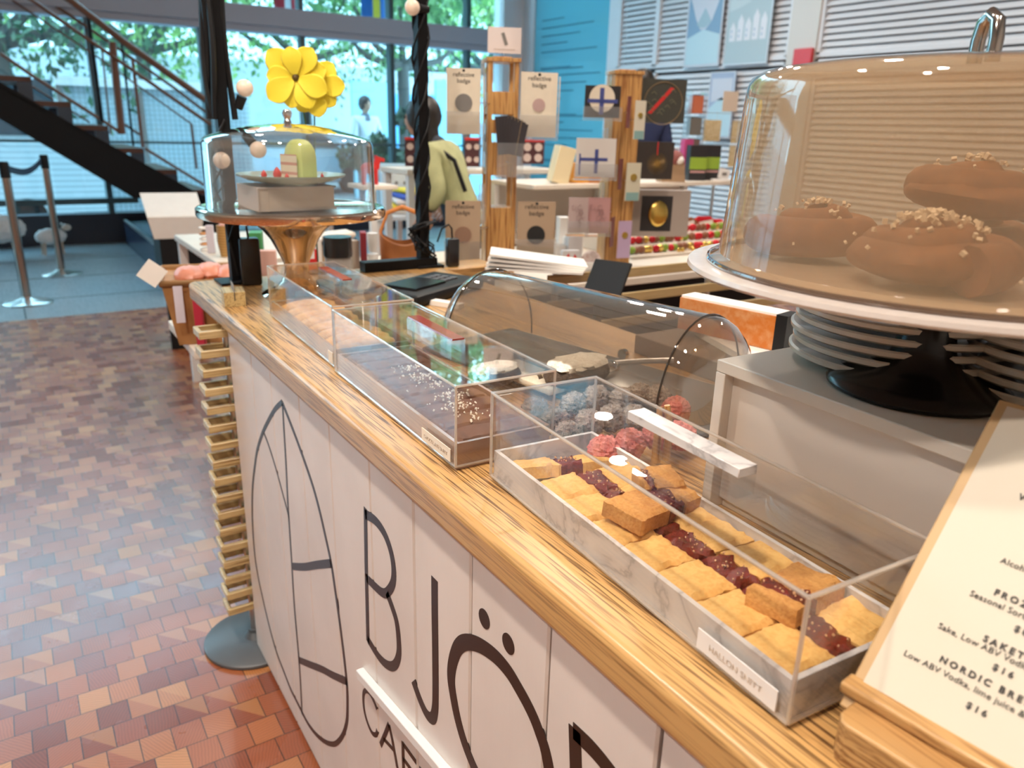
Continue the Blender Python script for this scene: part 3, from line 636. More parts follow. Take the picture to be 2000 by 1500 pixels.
def grains(name, parent, pts, r, m, seed=0):
    rnd = random.Random(seed); mb = MB()
    for p in pts:
        s = r * rnd.uniform(.6, 1.25); Mx = Matrix.Translation(p) @ Euler((rnd.uniform(0, 3), rnd.uniform(0, 3), rnd.uniform(0, 3))).to_matrix().to_4x4()
        mb.box(-s, s, -s * .8, s * .8, -s * .7, s * .7, Mx)
    o = mb.build(name, m, parent, smooth=False); return o
def raspberry_slice(label, loc, rot, seed, W=.134, D=.052, H=.020, jam=.031, jx=None, m=None, grp='raspberry slices in the marble tray'):
    t = thing('raspberry_slice', label, 'pastry', loc, group=grp, rot=rot); jx = W * .52 if jx is None else jx
    slab(0, jx - jam / 2 + .0015, 0, D, 0, H, m or M_bisc, 'shortbread', t, seed, nx=12)
    slab(jx + jam / 2 - .0015, W, 0, D, 0, H, m or M_bisc, 'shortbread', t, seed + 3, nx=10)
    j = slab(jx - jam / 2 - .0005, jx + jam / 2 + .0005, .001, D - .001, 0, H * .90, M_jam, 'jam_strip', t, seed + 5, nx=8, ny=14, amp=.0045, wob=.0040)
    rnd = random.Random(seed)
    g = grains('crumb_specks', j, [(rnd.uniform(jx - jam / 2.4, jx + jam / 2.4), rnd.uniform(.004, D - .004), H * .93 + rnd.uniform(0, .0015)) for _ in range(16)], .0009, mat('jam_crumb', (0.62, 0.36, 0.18), .5), seed)
    g['kind'] = 'stuff'; return t
def in_box(t, x, y, z):
    return t.matrix_basis @ Vector((x, y, z))
for b_ in (bx1, bx2, bx3): b_.matrix_world = b_.matrix_basis
bpy.context.view_layer.update()
yy = [0.018, 0.0715, 0.125, 0.1785, 0.232, 0.2855, 0.339]
lab = ['raspberry slice at the near end of the marble tray, behind the white name label', 'raspberry slice second from the near end of the marble tray', 'raspberry slice third from the near end, in the bottom layer of the marble tray', 'raspberry slice in the bottom layer, just in front of the slice lying on top', 'raspberry slice pinned under the golden slice lying on top of the row',
       'bottom layer raspberry slice just beyond the golden piled slice', 'raspberry slice in the bottom row nearest the tilted far end slice']
for i, y in enumerate(yy):
    rnd = random.Random(i); p = in_box(bx1, 0.0105 + rnd.uniform(0, .002), y, 0.0115)
    raspberry_slice(lab[i], p, (R(rnd.uniform(-1, 1)), R(rnd.uniform(-1, 1)), R(-3.8 + rnd.uniform(-1.2, 1.2))), 10 * i + 3, D=.0515, H=.023)
raspberry_slice('raspberry slice tilted up at the far end of the marble tray', in_box(bx1, 0.012, 0.425, 0.019), (R(-14), R(2), R(-14)), 91, D=.040, H=.018)
raspberry_slice('golden browned raspberry slice lying on top of the row, middle of the tray', in_box(bx1, 0.038, 0.229, 0.0375), (R(3), R(4), R(10)), 101, W=.105, D=.05, H=.020, jx=.064, jam=.03, m=M_bisc2)
raspberry_slice('browned raspberry slice on top against the back wall of the tray, near end', in_box(bx1, 0.060, 0.052, 0.0365), (R(-4), R(5), R(8)), 111, W=.084, D=.048, H=.020, jx=.024, jam=.024, m=M_bisc2)
raspberry_slice('short browned piece leaning on the tray back wall behind the golden slice', in_box(bx1, 0.090, 0.285, 0.0365), (R(2), R(-3), R(-24)), 121, W=.046, D=.05, H=.020, jx=.010, jam=.010, m=M_bisc2)
# ---- chocolate squares
M_choc = crumb_mat('chocolate_glaze', (0.17, 0.075, 0.045), (0.12, 0.05, 0.028), 25, .7, .15)
n = 9
cl = ['nearest', 'second nearest', 'third nearest', 'fourth nearest', 'middle', 'fourth farthest', 'third farthest', 'second farthest', 'farthest']
for i in range(n):
    y = 0.013 + i * .0482; rnd = random.Random(40 + i)
    t = thing('chocolate_slice', 'chocolate glazed slice, %s of the nine in the copper tray' % cl[i], 'pastry', in_box(bx2, .012, y, .0115), R(-1.5 + rnd.uniform(-1, 1)), group='chocolate slices in the copper tray')
    gl = slab(0, .126, 0, .0448, 0, .024, M_choc, 'glazed_slice', t, 50 + i, nx=20, ny=10, amp=.0016)
    if 1 <= i <= 6:
        cx_ = .066 + rnd.uniform(-.008, .008); pts = []
        for _ in range(46 if i in (2, 3, 5) else 30): pts.append((rnd.gauss(cx_, .015), min(.043, max(.003, rnd.gauss(.023, .011))), .0250 + rnd.uniform(0, .0008)))
        g = grains('pearl_sugar', t, pts, .0013, M_sugar, i); g['kind'] = 'stuff'
# ---- long cookies
M_cook = crumb_mat('golden_cookie', (0.78, 0.45, 0.17), (0.66, 0.33, 0.10), 120, .7, .4)
M_cookb = crumb_mat('cookie_base', (0.50, 0.22, 0.07), (0.32, 0.12, 0.03), 200, .8, .6)
ck = ['nearest', 'second nearest', 'third', 'middle', 'fifth', 'sixth', 'seventh', 'farthest']
for i in range(8):
    rnd = random.Random(70 + i); y = .022 + i * .051
    t = thing('finger_cookie', 'long golden finger cookie, %s of the eight in the far copper tray' % ck[i], 'cookie', in_box(bx3, .014, y, .0115), R(-2 + rnd.uniform(-7, 7)), group='finger cookies in the far tray')
    mb = MB(); rg = []
    for k in range(13):
        u = k / 12; wd = (.021 * math.sin(PI * min(1, max(0.0, u * .92 + .04))) ** .45) + .001; x = .124 * u
        rg.append([(x, .022 + wd * math.cos(a) * (1 + .05 * noise.noise(Vector((x * 50, a, i)))), max(.004, .012 + .017 * math.sin(a) * (wd / .021))) for a in [2 * PI * j / 14 for j in range(14)]])
    mb.loft(rg); mb.build('cookie_top', M_cook, t)
    mb = MB(); mb.lathe([(.001, 0), (.020, 0), (.021, .004), (.019, .006), (.001, .006)], 24, cx=0, cy=0, M=Matrix.Translation((.062, .022, 0)) @ Matrix.Diagonal((2.9, 1.0, 1, 1))); mb.build('browned_base', M_cookb, t)
    
# ================================================================== BREAD DOME
A = Vector((0.870, 0.790)); B = Vector((0.775, 1.262)); dv = (B - A); LD = dv.length; ang = math.atan2(dv.y, dv.x)
dome = thing('bread_dome', 'large clear roll top dome over coconut cakes, behind the acrylic boxes', 'display dome', (A.x, A.y, TZ), ang)
def halfring(x, r, h, z0=.012, n=22, sx=1.0): return [(x, -r * math.cos(PI * k / n) * sx, z0 + h * math.sin(PI * k / n) ** .9 * sx) for k in range(n + 1)]
M_dome = clear('smoky_acrylic', (0.86, 0.83, 0.79), 1.7, f0=0.06, haze=0.04, hazecol=(.8, .7, .6))
def domeshell(off):
    rr = []
    for e in range(8): a = PI / 2 * (1 - e / 7); rr.append(halfring(-.06 * math.sin(a), .115 - off, .145 - off, sx=max(.02, math.cos(a)) ** .6))
    for e in range(1, 8): rr.append(halfring(LD * e / 8, .115 - off, .145 - off))
    for e in range(8): a = PI / 2 * (e / 7); rr.append(halfring(LD + .06 * math.sin(a), .115 - off, .145 - off, sx=max(.02, math.cos(a)) ** .6))
    return rr
mb = MB(); mb.loft(domeshell(0), closed=False, caps=False); mb.loft([r[::-1] for r in domeshell(.0025)], closed=False, caps=False); mb.build('dome_shell', M_dome, dome)
for x_ in (0.0, LD):
    mb = MB(); mb.tube([(x, y * 1.012, z * 1.006) for x, y, z in halfring(x_, .115, .145)], .0016, 6); mb.build('seam_ring', clear('seam_dark', (.25, .22, .20), 1.5, haze=.3, hazecol=(.2, .16, .13)), dome)
for s in (-1, 1):
    mb = MB(); mb.cyl((LD / 2, s * .112, .02), (LD / 2, s * .122, .02), .010, n=16); mb.build('pivot_knob', M_chrome, dome)
mb = MB(); mb.rbox(-.068, LD + .068, -.122, .122, 0, .010, .02, 6); mb.build('base_tray', mat('smoke_tray', (0.16, 0.15, 0.14), .2, spec=.6), dome)
def in_dome(x, y, z=0): c_, s_ = math.cos(ang), math.sin(ang); return Vector((A.x + x * c_ - y * s_, A.y + x * s_ + y * c_, TZ + .0105 + z))
def wd(px, py, z): p = PZ(px, py, TZ + .0105 + z); return Vector((p.x, p.y, TZ + .0105))
M_gcoc = crumb_mat('coconut_dusted_cocoa', (0.55, 0.47, 0.40), (0.13, 0.09, 0.07), 420, .85, 1.0)
M_pcoc = crumb_mat('pink_coconut', (0.86, 0.38, 0.32), (0.70, 0.16, 0.15), 420, .85, 1.0)
M_dcoc = crumb_mat('dark_cake_crust', (0.10, 0.07, 0.05), (0.02, 0.015, 0.012), 300, .85, 1.0)
M_wcoc = crumb_mat('white_coconut', (0.90, 0.86, 0.76), (0.62, 0.57, 0.48), 380, .85, 1.0)
def coco_ball(label, p, r, m, seed, grp):
    mb = MB(); mb.ball((0, 0, r * .92), r, 48, 32, (1, 1, .95), .20, seed, 5.5); mb.b.verts.ensure_lookup_table()
    for v in mb.b.verts: v.co += (v.co - Vector((0, 0, r * .92))) * .10 * noise.noise(v.co * 420); o = mb.build('coconut_ball', m, subs=0); o.location = p; tag(o, label, 'confection', grp); return o
gp = [(1045, 800), (1085, 822), (1120, 790), (1150, 825), (1165, 775), (1195, 815), (1215, 780), (1240, 815), (1285, 775), (1250, 765), (1110, 850)]
def polar(px, py): return 'column'
place = ['leftmost', 'front left', 'back left', 'front middle', 'back middle left', 'middle', 'back middle', 'right middle', 'topmost right', 'rearmost', 'lowest front']
for i, (x, y) in enumerate(gp):
    coco_ball('grey coconut dusted cocoa ball, %s one in the pile under the dome' % place[i], wd(x, y, .02) if y > 770 else wd(x, y + 6, .02), .0205, M_gcoc, i, 'grey cocoa balls under the dome')
for i, (x, y, l) in enumerate([(1320, 800, 'top right'), (1285, 850, 'lower right'), (1230, 865, 'front middle'), (1180, 880, 'front left'), (1330, 850, 'far right')]):
    coco_ball('pink coconut ball, %s one in the pile under the dome' % l, wd(x, y, .02), .021, M_pcoc, 30 + i, 'pink coconut balls under the dome')
def coco_cake(label, p, sc):
    t = thing('coconut_cake', label, 'cake', p, R(10))
    mb = MB(); mb.ball((0, 0, .017 * sc), .045 * sc, 28, 12, (1.15, .72, .42), .10, 3, 9); mb.build('dark_cake', M_dcoc, t)
    mb = MB(); mb.ball((0, 0, .029 * sc), .041 * sc, 28, 10, (1.10, .68, .22), .22, 5, 12); mb.build('coconut_topping', M_wcoc, t)
coco_cake('dark oval cake topped with white coconut under the middle of the dome', wd(1128, 730, .02), 1.35)
coco_cake('oval coconut topped cake at the left end of the dome', wd(965, 740, .01), 1.0)
mb = MB(); mb.rbox(-.09, .075, -.035, .035, 0, .012, .004); o = mb.build('cream_slab', crumb_mat('white_nougat', (0.86, 0.80, 0.66), (0.78, 0.70, 0.54), 60, .5, .2)); o.location = wd(1035, 735, .004); o.rotation_euler = (0, 0, R(96)); tag(o, 'cream coloured flat slab under the dome, behind the chocolate slices', 'confection')
# chrome scoop and wooden tongs
sc_ = thing('serving_scoop', 'shiny metal serving scoop lying under the dome behind the grey balls', 'scoop', wd(1180, 745, .0))
mb = MB(); mb.ball((0, 0, .022), .026, 20, 12, (1.1, .8, .7)); mb.build('bowl', M_chrome, sc_)
mb = MB(); mb.tube([(.02, 0, .03), (.06, -.03, .036), (.10, -.06, .04)], .005, 8); mb.build('grip', M_steel, sc_)
mb = MB()
for s in (-1, 1): mb.tube([(s * .009, 0, .004), (s * .010, 0, .05), (s * .006, .004, .078)], [.006, .005, .004], 8)
o = mb.build('wooden_tongs', M_birchz); o.location = wd(1290, 905, .0); tag(o, 'pair of upright wooden tongs beside the pink balls', 'tongs')
# ================================================================== WHITE CABINET AND LARGE CAKE STAND
ZC = 1.136
cab = thing('white_cabinet', 'white painted cabinet with recessed front under the large cake stand', 'cabinet', (0.645, 0.565, TZ), R(-2.5))
W_, D_, H_ = 0.62, 0.48, ZC - TZ
mb = MB(); mb.box(0, D_, -W_, 0, H_ - .014, H_); mb.build('top_board', mat('cabinet_top', (0.66, 0.60, 0.52), .4, var=.03, scale=9), cab, bevel=.0012)
mb = MB(); mb.box(0, D_, -.014, 0, 0, H_ - .0142); mb.box(0, D_, -W_, -W_ + .014, 0, H_ - .0142); mb.box(0.02, D_, -W_ + .014, -.014, 0, .012); mb.build('side_board', mat('cabinet_white', (0.72, 0.66, 0.59), .4, var=.02, scale=9), cab, bevel=.001)
mb = MB(); mb.box(.014, .020, -W_ + .0142, -.0142, 0.0125, H_ - .0145); mb.build('recessed_panel', mat('cabinet_panel', (0.66, 0.60, 0.54), .35), cab, smooth=False)
mb = MB(); mb.box(D_ - .01, D_ - .002, -W_ + .0142, -.0142, 0.0125, H_ - .0145); mb.build('back_board', M_white, cab, smooth=False)
CX, CY = 0.745, 0.392
st = thing('cake_stand', 'large cake stand with pale glazed plate on a black pedestal, right foreground', 'cake stand', (CX, CY, ZC))
mb = MB(); mb.lathe([(.001, 0), (.082, 0), (.0855, .002), (.086, .005), (.083, .009), (.070, .014), (.050, .021), (.036, .030), (.029, .041), (.0265, .055), (.026, .070), (.028, .083), (.034, .095), (.045, .103)], 72); mb.build('pedestal', mat('black_glaze', (0.006, 0.005, 0.005), .22, spec=.35), st)
mb = MB(); mb.lathe([(.001, .103), (.12, .103), (.20, .107), (.234, .112), (.2375, .115), (.2365, .119), (.225, .1195), (.10, .1185), (.001, .1185)], 120); mb.build('plate', mat('pale_glazed_plate', (0.60, 0.54, 0.50), .16, var=.04, scale=60, coat=.3), st)
PLZ = ZC + .1187
cd = thing('cake_dome', 'huge hazy dome over the cinnamon buns, amber reflections painted into its tint', 'cake dome', (CX, CY, PLZ))
M_haze = clear('hazy_amber_reflection', (0.80, 0.70, 0.58), 1.3, haze=0.36, hazecol=(0.62, 0.46, 0.29), rough=0.04, f0=0.05)  # warm reflections of the room put into the amber haze and tint
mb = MB(); prof = [(.214, .0), (.219, .003), (.214, .006), (.2075, .009), (.2065, .02), (.1985, .150), (.1975, .163), (.194, .171), (.184, .177), (.15, .1825), (.10, .187), (.05, .189), (.001, .1895)]
rings = [[(max(r, 1e-4) * math.cos(2 * PI * k / 120), max(r, 1e-4) * math.sin(2 * PI * k / 120), z) for k in range(120)] for r, z in prof]
mb.loft(rings, caps=False); mb.build('dome_shell', M_haze, cd)
mb = MB(); mb.tube([(.2165 * math.cos(2 * PI * k / 120), .2165 * math.sin(2 * PI * k / 120), .003) for k in range(120)], .0026, 8, closed=True); mb.build('rim', clear('rim_dark', (.45, .38, .32), 1.8, haze=.2, hazecol=(.5, .4, .33)), cd)
mb = MB(); Mk = Matrix.Rotation(R(62), 4, 'Z'); mb.tube([Mk @ Vector(v) for v in [(-.012, 0, .186), (-.012, 0, .205), (-.009, 0, .219), (0, 0, .225), (.009, 0, .219), (.012, 0, .205), (.012, 0, .186)]], .0062, 12); mb.build('knob', mat('dark_chrome', (.55, .5, .46), .12, metal=1), cd)
# ---- cinnamon buns
M_bun = crumb_mat('glazed_bun', (0.30, 0.12, 0.045), (0.16, 0.055, 0.02), 40, .6, .35)
def bun(label, loc, r, seed, lean=0, sug=True, rz=0):
    t = thing('cinnamon_bun', label, 'bun', loc, group='cinnamon buns under the amber dome', rot=(lean, 0, rz))
    mb = MB(); mb.ball((0, 0, r * .30), r * .80, 40, 20, (1, 1, .36), .07, seed, 2.2)
    mb.build('bun_body', M_bun, t)
    mb = MB(); pts = []; rr = []
    for k in range(66):
        u = k / 65; a = u * 3.9 * PI + seed; q = r * (.74 - .70 * u ** .9); pts.append((q * math.cos(a), q * math.sin(a) , r * (.262 + .25 * u ** .75))); rr.append(r * (.248 - .03 * u + .018 * math.sin(9 * u + seed)))
    mb.tube(pts, rr, 12); mb.build('dough_coil', M_bun, t)
    if sug:
        rnd = random.Random(seed); P_ = []
        for _ in range(130 if seed == 2 else 40):
            a = rnd.uniform(0, 2 * PI); q = abs(rnd.gauss(0, .35)) * r; P_.append((q * math.cos(a), q * math.sin(a), r * (.735 - .52 * (q / r) ** 2) + rnd.uniform(0, .004)))
        g = grains('pearl_sugar', t, P_, .0021, M_sugar, seed); g['kind'] = 'stuff'
br = .080
def bunat(label, fwd, left, dz, seed, r, lean=0, rz=0):
    bun(label, (CX + fwd * .887 - left * .462, CY + fwd * .462 + left * .887, PLZ + .001 + dz), r, seed, lean, rz=rz)
bunat('cinnamon bun with heavy sugar, centre front under the amber dome', -.085, .012, 0, 2, br, rz=2.2)
bunat('cinnamon bun at the left of the pile under the amber dome', .020, .118, 0, 1, br * .95, rz=1.0)
bunat('cinnamon bun at the right side under the amber dome', .01, -.125, 0, 3, br * .95, rz=.4)
bunat('cinnamon bun at the back under the amber dome', .115, -.01, 0, 4, br * .95)
bunat('cinnamon bun lying on top of the others under the amber dome', .035, -.012, .048, 5, br * .95, R(5), .6)
# ---- plates behind the stand
M_plate = mat('grey_stoneware', (0.56, 0.49, 0.40), .25, var=.03, scale=50, coat=.3)
def plate_stack(c, r, n, z0, who):
    for i in range(n):
        o = MB(); o.lathe([(.001, 0), (r * .58, 0), (r * .62, .003), (r * .95, .0075), (r, .0105), (r * 1.005, .0150), (r * .98, .0165), (r * .93, .0150), (r * .62, .0075), (r * .58, .006), (.001, .006)], 64)
        names = ['bottom', 'second lowest', 'third lowest', 'fourth', 'fifth', 'top']
        ob = o.build('stoneware_plate', M_plate); ob.location = (c[0] + .0015 * math.sin(i * 2.3), c[1] + .0015 * math.cos(i * 3.1), z0 + i * .0125); tag(ob, 'beige stoneware plate, %s of the %s' % (names[i] if i < n - 1 else 'top', who), 'plate', 'plates stacked on the white cabinet')
p = PZ(1755, 695, ZC + .01); plate_stack((p.x, p.y), .115, 5, ZC + .0005, 'stack behind the black pedestal')
p = PZ(2060, 760, ZC + .01); plate_stack((p.x, p.y), .085, 5, ZC + .0005, 'small stack cut off by the right edge')
p = PZ(1945, 738, ZC); o = MB().rbox(-.035, .03, -.018, .02, 0, .006, .003).build('black_card_reader', M_blackp); o.location = (p.x, p.y, ZC + .0005); o.rotation_euler = (0, 0, R(-25)); tag(o, 'flat black device on the cabinet between the two plate stacks', 'device')
p = PZ(1935, 705, ZC); o = MB().box(-.03, .06, -.03, .04, 0, .0012).build('paper_note', M_paper, smooth=False); o.location = (p.x, p.y + .02, ZC + .0005); o.rotation_euler = (0, 0, R(-8)); tag(o, 'white sheet of paper lying between the plate stacks', 'paper')
# ================================================================== MENU BOARD
b0 = Vector((0.473, 0.243, 1.001)); rr_ = Vector((.10, -.995, 0)).normalized(); up = (PY(2000, 830, .243) - b0); up = (up - rr_ * up.dot(rr_)).normalized(); nn_ = rr_.cross(up)
if nn_.x > 0: nn_ = -nn_
mn = thing('menu_holder', 'wooden menu holder with a cream drinks menu, right foreground', 'menu', (0, 0, 0))
F = vert_frame(b0, rr_, up, nn_)
mb = MB(); mb.box(-.009, .20, -.024, .245, -.0065, -.0015, F); mb.build('backing_board', mat('holder_wood', (.50, .32, .15), .5, var=.08, scale=14), mn, bevel=.0015)
mb = MB(); mb.box(-.001, .19, -.010, .240, -.0013, -.0003, F); pp = mb.build('menu_sheet', mat('menu_paper', (0.60, 0.54, 0.44), .6), mn, smooth=False)
mb = MB(); Mb = Matrix.Translation((b0.x, b0.y, TZ)) @ Matrix.Rotation(math.atan2(rr_.y, rr_.x), 4, 'Z')
mb.prism([(0, -.030), (.004, -.037), (.010, -.040), (.21, -.040), (.21, .026), (.010, .026), (.004, .023), (0, .016)], 0, .034, Mb); mb.build('foot_block', oak_mat('block_oak', 'Y', (0.56, 0.33, 0.13), (0.45, 0.24, 0.085), (0.3, 0.15, 0.05), .4), mn, bevel=.002)
mb = MB(); mb.box(-.012, .21, -.013, .004, .034, .044, Mb); mb.build('front_lip', oak_mat('block_oak', 'Y'), mn, bevel=.0025)
def onpaper(px, py):
    d = ray(px, py); t = (b0 - O).dot(nn_) / d.dot(nn_); return O + d * t
def row(text, px, py, size, bold=0):
    p = onpaper(px, py); text_mesh('menu_text', text, size, M_ink, pp, vert_frame(p + nn_ * .0003, rr_, up, nn_), bold=bold, spacing=1.5 if bold else 1.05)
row('$16', 1905, 1391, .0062, .00018); row('Low ABV Vodka, lime juice & Blackberry', 1922, 1362, .0062); row('NORDIC BREEZE', 1935, 1343, .0064, .00022)
row('$16', 1957, 1316, .0062, .00018); row('Sake, Low ABV Vodka, lime juice', 1962, 1289, .0062); row('SAKETINI', 1978, 1279, .0064, .00022)
row('$8', 1992, 1237, .0062, .00018); row('Seasonal Sorbet Inspiration', 2003, 1211, .0062); row('FROZEN', 1990, 1182, .0064, .00022)
row('Alcoholic or not', 2020, 1125, .0062); row('WINE', 2020, 985, .0064, .0002)
# ================================================================== FAR CAKE STAND ON THE WORKTOP
SX, SY = 0.600, 1.925
fs = thing('cake_stand', 'mirror bright metal cake stand with funnel stem at the far end of the worktop', 'cake stand', (SX, SY, TZ))
mb = MB(); mb.lathe([(.001, 0), (.088, 0), (.090, .004), (.082, .010), (.060, .020), (.040, .036), (.031, .056), (.029, .074), (.036, .092), (.048, .118), (.060, .142), (.078, .165), (.105, .188), (.110, .196)], 64); mb.build('stem', M_bronze, fs)
mb = MB(); mb.lathe([(.001, .196), (.21, .196), (.224, .199), (.2265, .204), (.2265, .218), (.222, .2215), (.212, .2205), (.205, .2165), (.001, .2165)], 96); mb.build('plate', M_bronze, fs)
FP = TZ + .2167
fd = thing('cake_dome', 'clear straight sided cake dome over a plate of green cake', 'cake dome', (SX, SY, FP))
mb = MB(); pr = [(.203, 0), (.203, .006), (.201, .01), (.200, .150), (.197, .160), (.190, .166), (.15, .178), (.10, .190), (.05, .197), (.001, .199)]
mb.loft([[(max(r, 1e-4) * math.cos(2 * PI * k / 96), max(r, 1e-4) * math.sin(2 * PI * k / 96), z) for k in range(96)] for r, z in pr], caps=False)
mb.build('dome_shell', clear('dome_clear', (0.90, 0.90, 0.90), 2.2, f0=.07, haze=.05, hazecol=(.8, .8, .8)), fd)
mb = MB(); mb.lathe([(.010, .198), (.009, .204), (.007, .208), (.010, .214), (.012, .222), (.009, .229), (.001, .231)], 24); mb.build('knob', M_chrome, fd)
# grey book box, plate, cake
bb = thing('closed_book', 'grey white clothbound book lying under the green cake plate', 'book', (SX - .105, SY - .075, FP + .0005), R(3))
mb = MB(); mb.box(0, .195, 0, .15, 0, .004); mb.box(0, .195, 0, .15, .052, .056); mb.box(0, .004, 0, .15, .004, .052); mb.build('cover', mat('grey_cloth_cover', (0.47, 0.43, 0.40), .6), bb, bevel=.001)
mb = MB(); mb.box(.0045, .190, .003, .147, .0042, .0518); mb.build('page_block', mat('grey_pages', (0.50, 0.44, 0.37), .7), bb, smooth=False)
pz = FP + .057
o = MB().lathe([(.001, 0), (.062, 0), (.065, .004), (.10, .010), (.128, .021), (.130, .025), (.124, .0235), (.10, .014), (.06, .009), (.001, .0085)], 64).build('cake_plate', mat('celadon_glaze', (0.34, 0.42, 0.36), .25, coat=.3)); o.location = (SX, SY - .005, pz); tag(o, 'shallow celadon green plate under the slice of green cake', 'plate')
ck_ = thing('princess_cake_slice', 'wedge of pale green marzipan cake with domed top on the celadon plate', 'cake', (SX + .018, SY - .02, pz + .0095), R(20))
mb = MB(); rg = []
for i in range(10):
    z = .098 * i / 9; k = 1 if i < 5 else math.sqrt(max(.0, 1 - ((i - 5) / 4.4) ** 2)); k = max(k, .12)
    rg.append([(-.030 * k, -.042 * k, z), (.030 * k, -.042 * k, z), (.040 * k, .0, z), (.022 * k, .045 * k, z), (-.022 * k, .045 * k, z), (-.036 * k, 0, z)])
mb.loft(rg); mb.build('marzipan', mat('green_marzipan', (0.58, 0.66, 0.20), .4), ck_, subs=1)
mb = MB(); mb.box(-.0345, -.0335 + .001, -.030, .030, .004, .062, Matrix.Rotation(R(0), 4, 'Z')); mb.build('cut_layers', stripes('cake_layers', (0.80, 0.70, 0.50), (0.62, 0.30, 0.22), 2, .022, .7), ck_, smooth=False)
for i, (dx, dy, s) in enumerate([(-.045, -.03, 1.15), (-.068, .0, .8), (-.03, -.055, .6), (.068, -.02, .5)]):
    mb = MB(); mb.lathe([(.001, 0), (.007, .003), (.009, .010), (.006, .018), (.001, .024)], 14); o = mb.build('strawberry_half', mat('strawberry', (0.66, 0.04, 0.03), .35)); o.scale = (s, s, s); o.location = (SX + dx, SY - .01 + dy, pz + .0155)
    tag(o, ['largest strawberry half, upright by the green cake', 'strawberry half at the left of the celadon plate', 'small strawberry piece at the front of the celadon plate', 'tiny strawberry bit right of the green cake'][i], 'strawberry', 'strawberry pieces on the plate')
# yellow flowers
p0 = PY(590, 250, 2.16); fl = thing('flower_stem', 'two large yellow fabric flowers on wire stems behind the far cake dome', 'flower', (PY(600, 400, 2.16).x + .03, 2.185, TZ))
def flower(px, py, r, rot, n, k):
    c = PY(px, py, 2.15) - Vector(fl.location); Mx = Matrix.Translation(c) @ Matrix.Rotation(R(-24), 4, 'Z') @ Matrix.Rotation(R(90), 4, 'X') @ Matrix.Rotation(rot, 4, 'Z')
    hd = None; mb = MB(); mb.ball((0, 0, .006), .010, 12, 8, M=Mx); hd = mb.build('flower_centre', mat('seed_dark', (0.10, 0.06, 0.01), .6), fl)
    for i in range(n):
        a = 2 * PI * i / n; rr = r * (1 + .12 * math.sin(i * 2.7 + k)); mb = MB(); rg = []
        Mp = Mx @ Matrix.Rotation(a, 4, 'Z') @ Matrix.Translation((0, 0, .004 * (i % 3) - .004))
        for j in range(9):
            u = j / 8; wdt = rr * .36 * (max(0, math.sin(PI * min(1, .03 + .968 * u ** 1.35))) ** .62) + .001; x = rr * (.08 + .92 * u); z = .012 * math.sin(u * 2.5)
            rg.append([(x, -wdt, z + .006), (x, 0, z - .001), (x, wdt, z + .006), (x, wdt, z + .0085), (x, 0, z + .0035), (x, -wdt, z + .0085)])
        mb.loft(rg, M=Mp); mb.build('petal', M_yellow, fl, subs=1)
flower(578, 152, .084, .3, 9, 0); flower(615, 172, .074, .9, 8, 2)
mb = MB()
for px, py in ((583, 150), (617, 180)):
    c = PY(px, py, 2.156) - Vector(fl.location); mb.tube([(0, 0, 0.01), (0.0, 0.0, .18), (c.x * .5, c.y + .014, c.z - .12), (c.x, c.y + .014, c.z)], .0022, 6)
mb.build('wire_stem', mat('stem_green', (.05, .12, .04), .6), fl)
mb = MB(); mb.lathe([(.001, 0), (.030, 0), (.030, .006), (.001, .006)], 20); mb.build('weighted_foot', M_black, fl)
# ================================================================== BLACK POLES WITH STRING LIGHTS
def pole(label, x, y, r, wraps, top=3.5, sq=False):
    t = thing('black_pole', label, 'pole', (x, y, TZ + .0005)); h = top - TZ
    mb = MB()
    if sq: mb.box(-r, r, -r, r, 0.006, h)
    else: mb.cyl((0, 0, .006), (0, 0, h), r, n=20)
    mb.build('shaft', M_black, t)
    return t
pp1 = PZ(455, 552, TZ); p1 = pole('thick black pole behind the far cake dome, wrapped in dark cable', pp1.x + .012, 2.150, .015, 6, sq=True)
mb = MB(); mb.box(-.05, .05, -.045, .045, 0, .006); mb.build('foot_plate', M_black, p1)
mb = MB(); rnd = random.Random(5)
for s in range(5):
    ph = rnd.uniform(0, 6); pts = []
    for i in range(60):
        z = .42 + (3.5 - TZ - .45) * i / 59; a = ph + .5 * math.sin(i * .3 + s) + s * 1.3; q = .026 + .006 * math.sin(i * .5 + s * 2); pts.append((q * math.cos(a), q * math.sin(a), z))
    mb.tube(pts, .0075, 6)
mb.build('cable_bundle', M_blackp, p1)
mb = MB(); mb.tube([(0, -.02, .42), (-.035, -.03, .36), (-.02, -.03, .30), (-.045, -.03, .26), (-.03, -.03, .22), (-.015, -.02, .12), (0.0, -.02, .02)], .0028, 6); mb.build('hanging_cable', M_blackp, p1)
mb = MB(); mb.tube([(0.0, -.02, .42), (-.05, -.035, .31), (-.01, -.03, .27), (-.05, -.03, .22), (-.03, -.02, .2)], .0024, 6); mb.build('hanging_cable', M_blackp, p1)
pp2 = PZ(848, 524, TZ); p2 = pole('slim black pole right of the yellow flowers, standing on the rear rail', 1.065, 2.145, .015, 6, sq=True)
mb = MB(); mb.box(-.20, .04, -.022, .022, 0, .030); mb.box(-.03, .06, -.03, .04, 0, .008); mb.build('foot_bar', M_black, p2, bevel=.002)
mb = MB()
for s in range(3):
    pts = []
    for i in range(90):
        z = .05 + (3.5 - TZ - .1) * i / 89; a = i * .55 + s * 2.1; q = .022 + .003 * math.sin(i * .9 + s); pts.append((q * math.cos(a), q * math.sin(a), z))
    mb.tube(pts, .0036, 6)
pts = []
for i in range(60): a = i * .9; q = .030 + .014 * math.sin(i * 1.7); pts.append((q * math.cos(a), q * math.sin(a), .03 + .11 * abs(math.sin(i * .23))))
mb.tube(pts, .0032, 6); mb.build('cable_bundle', M_blackp, p2)
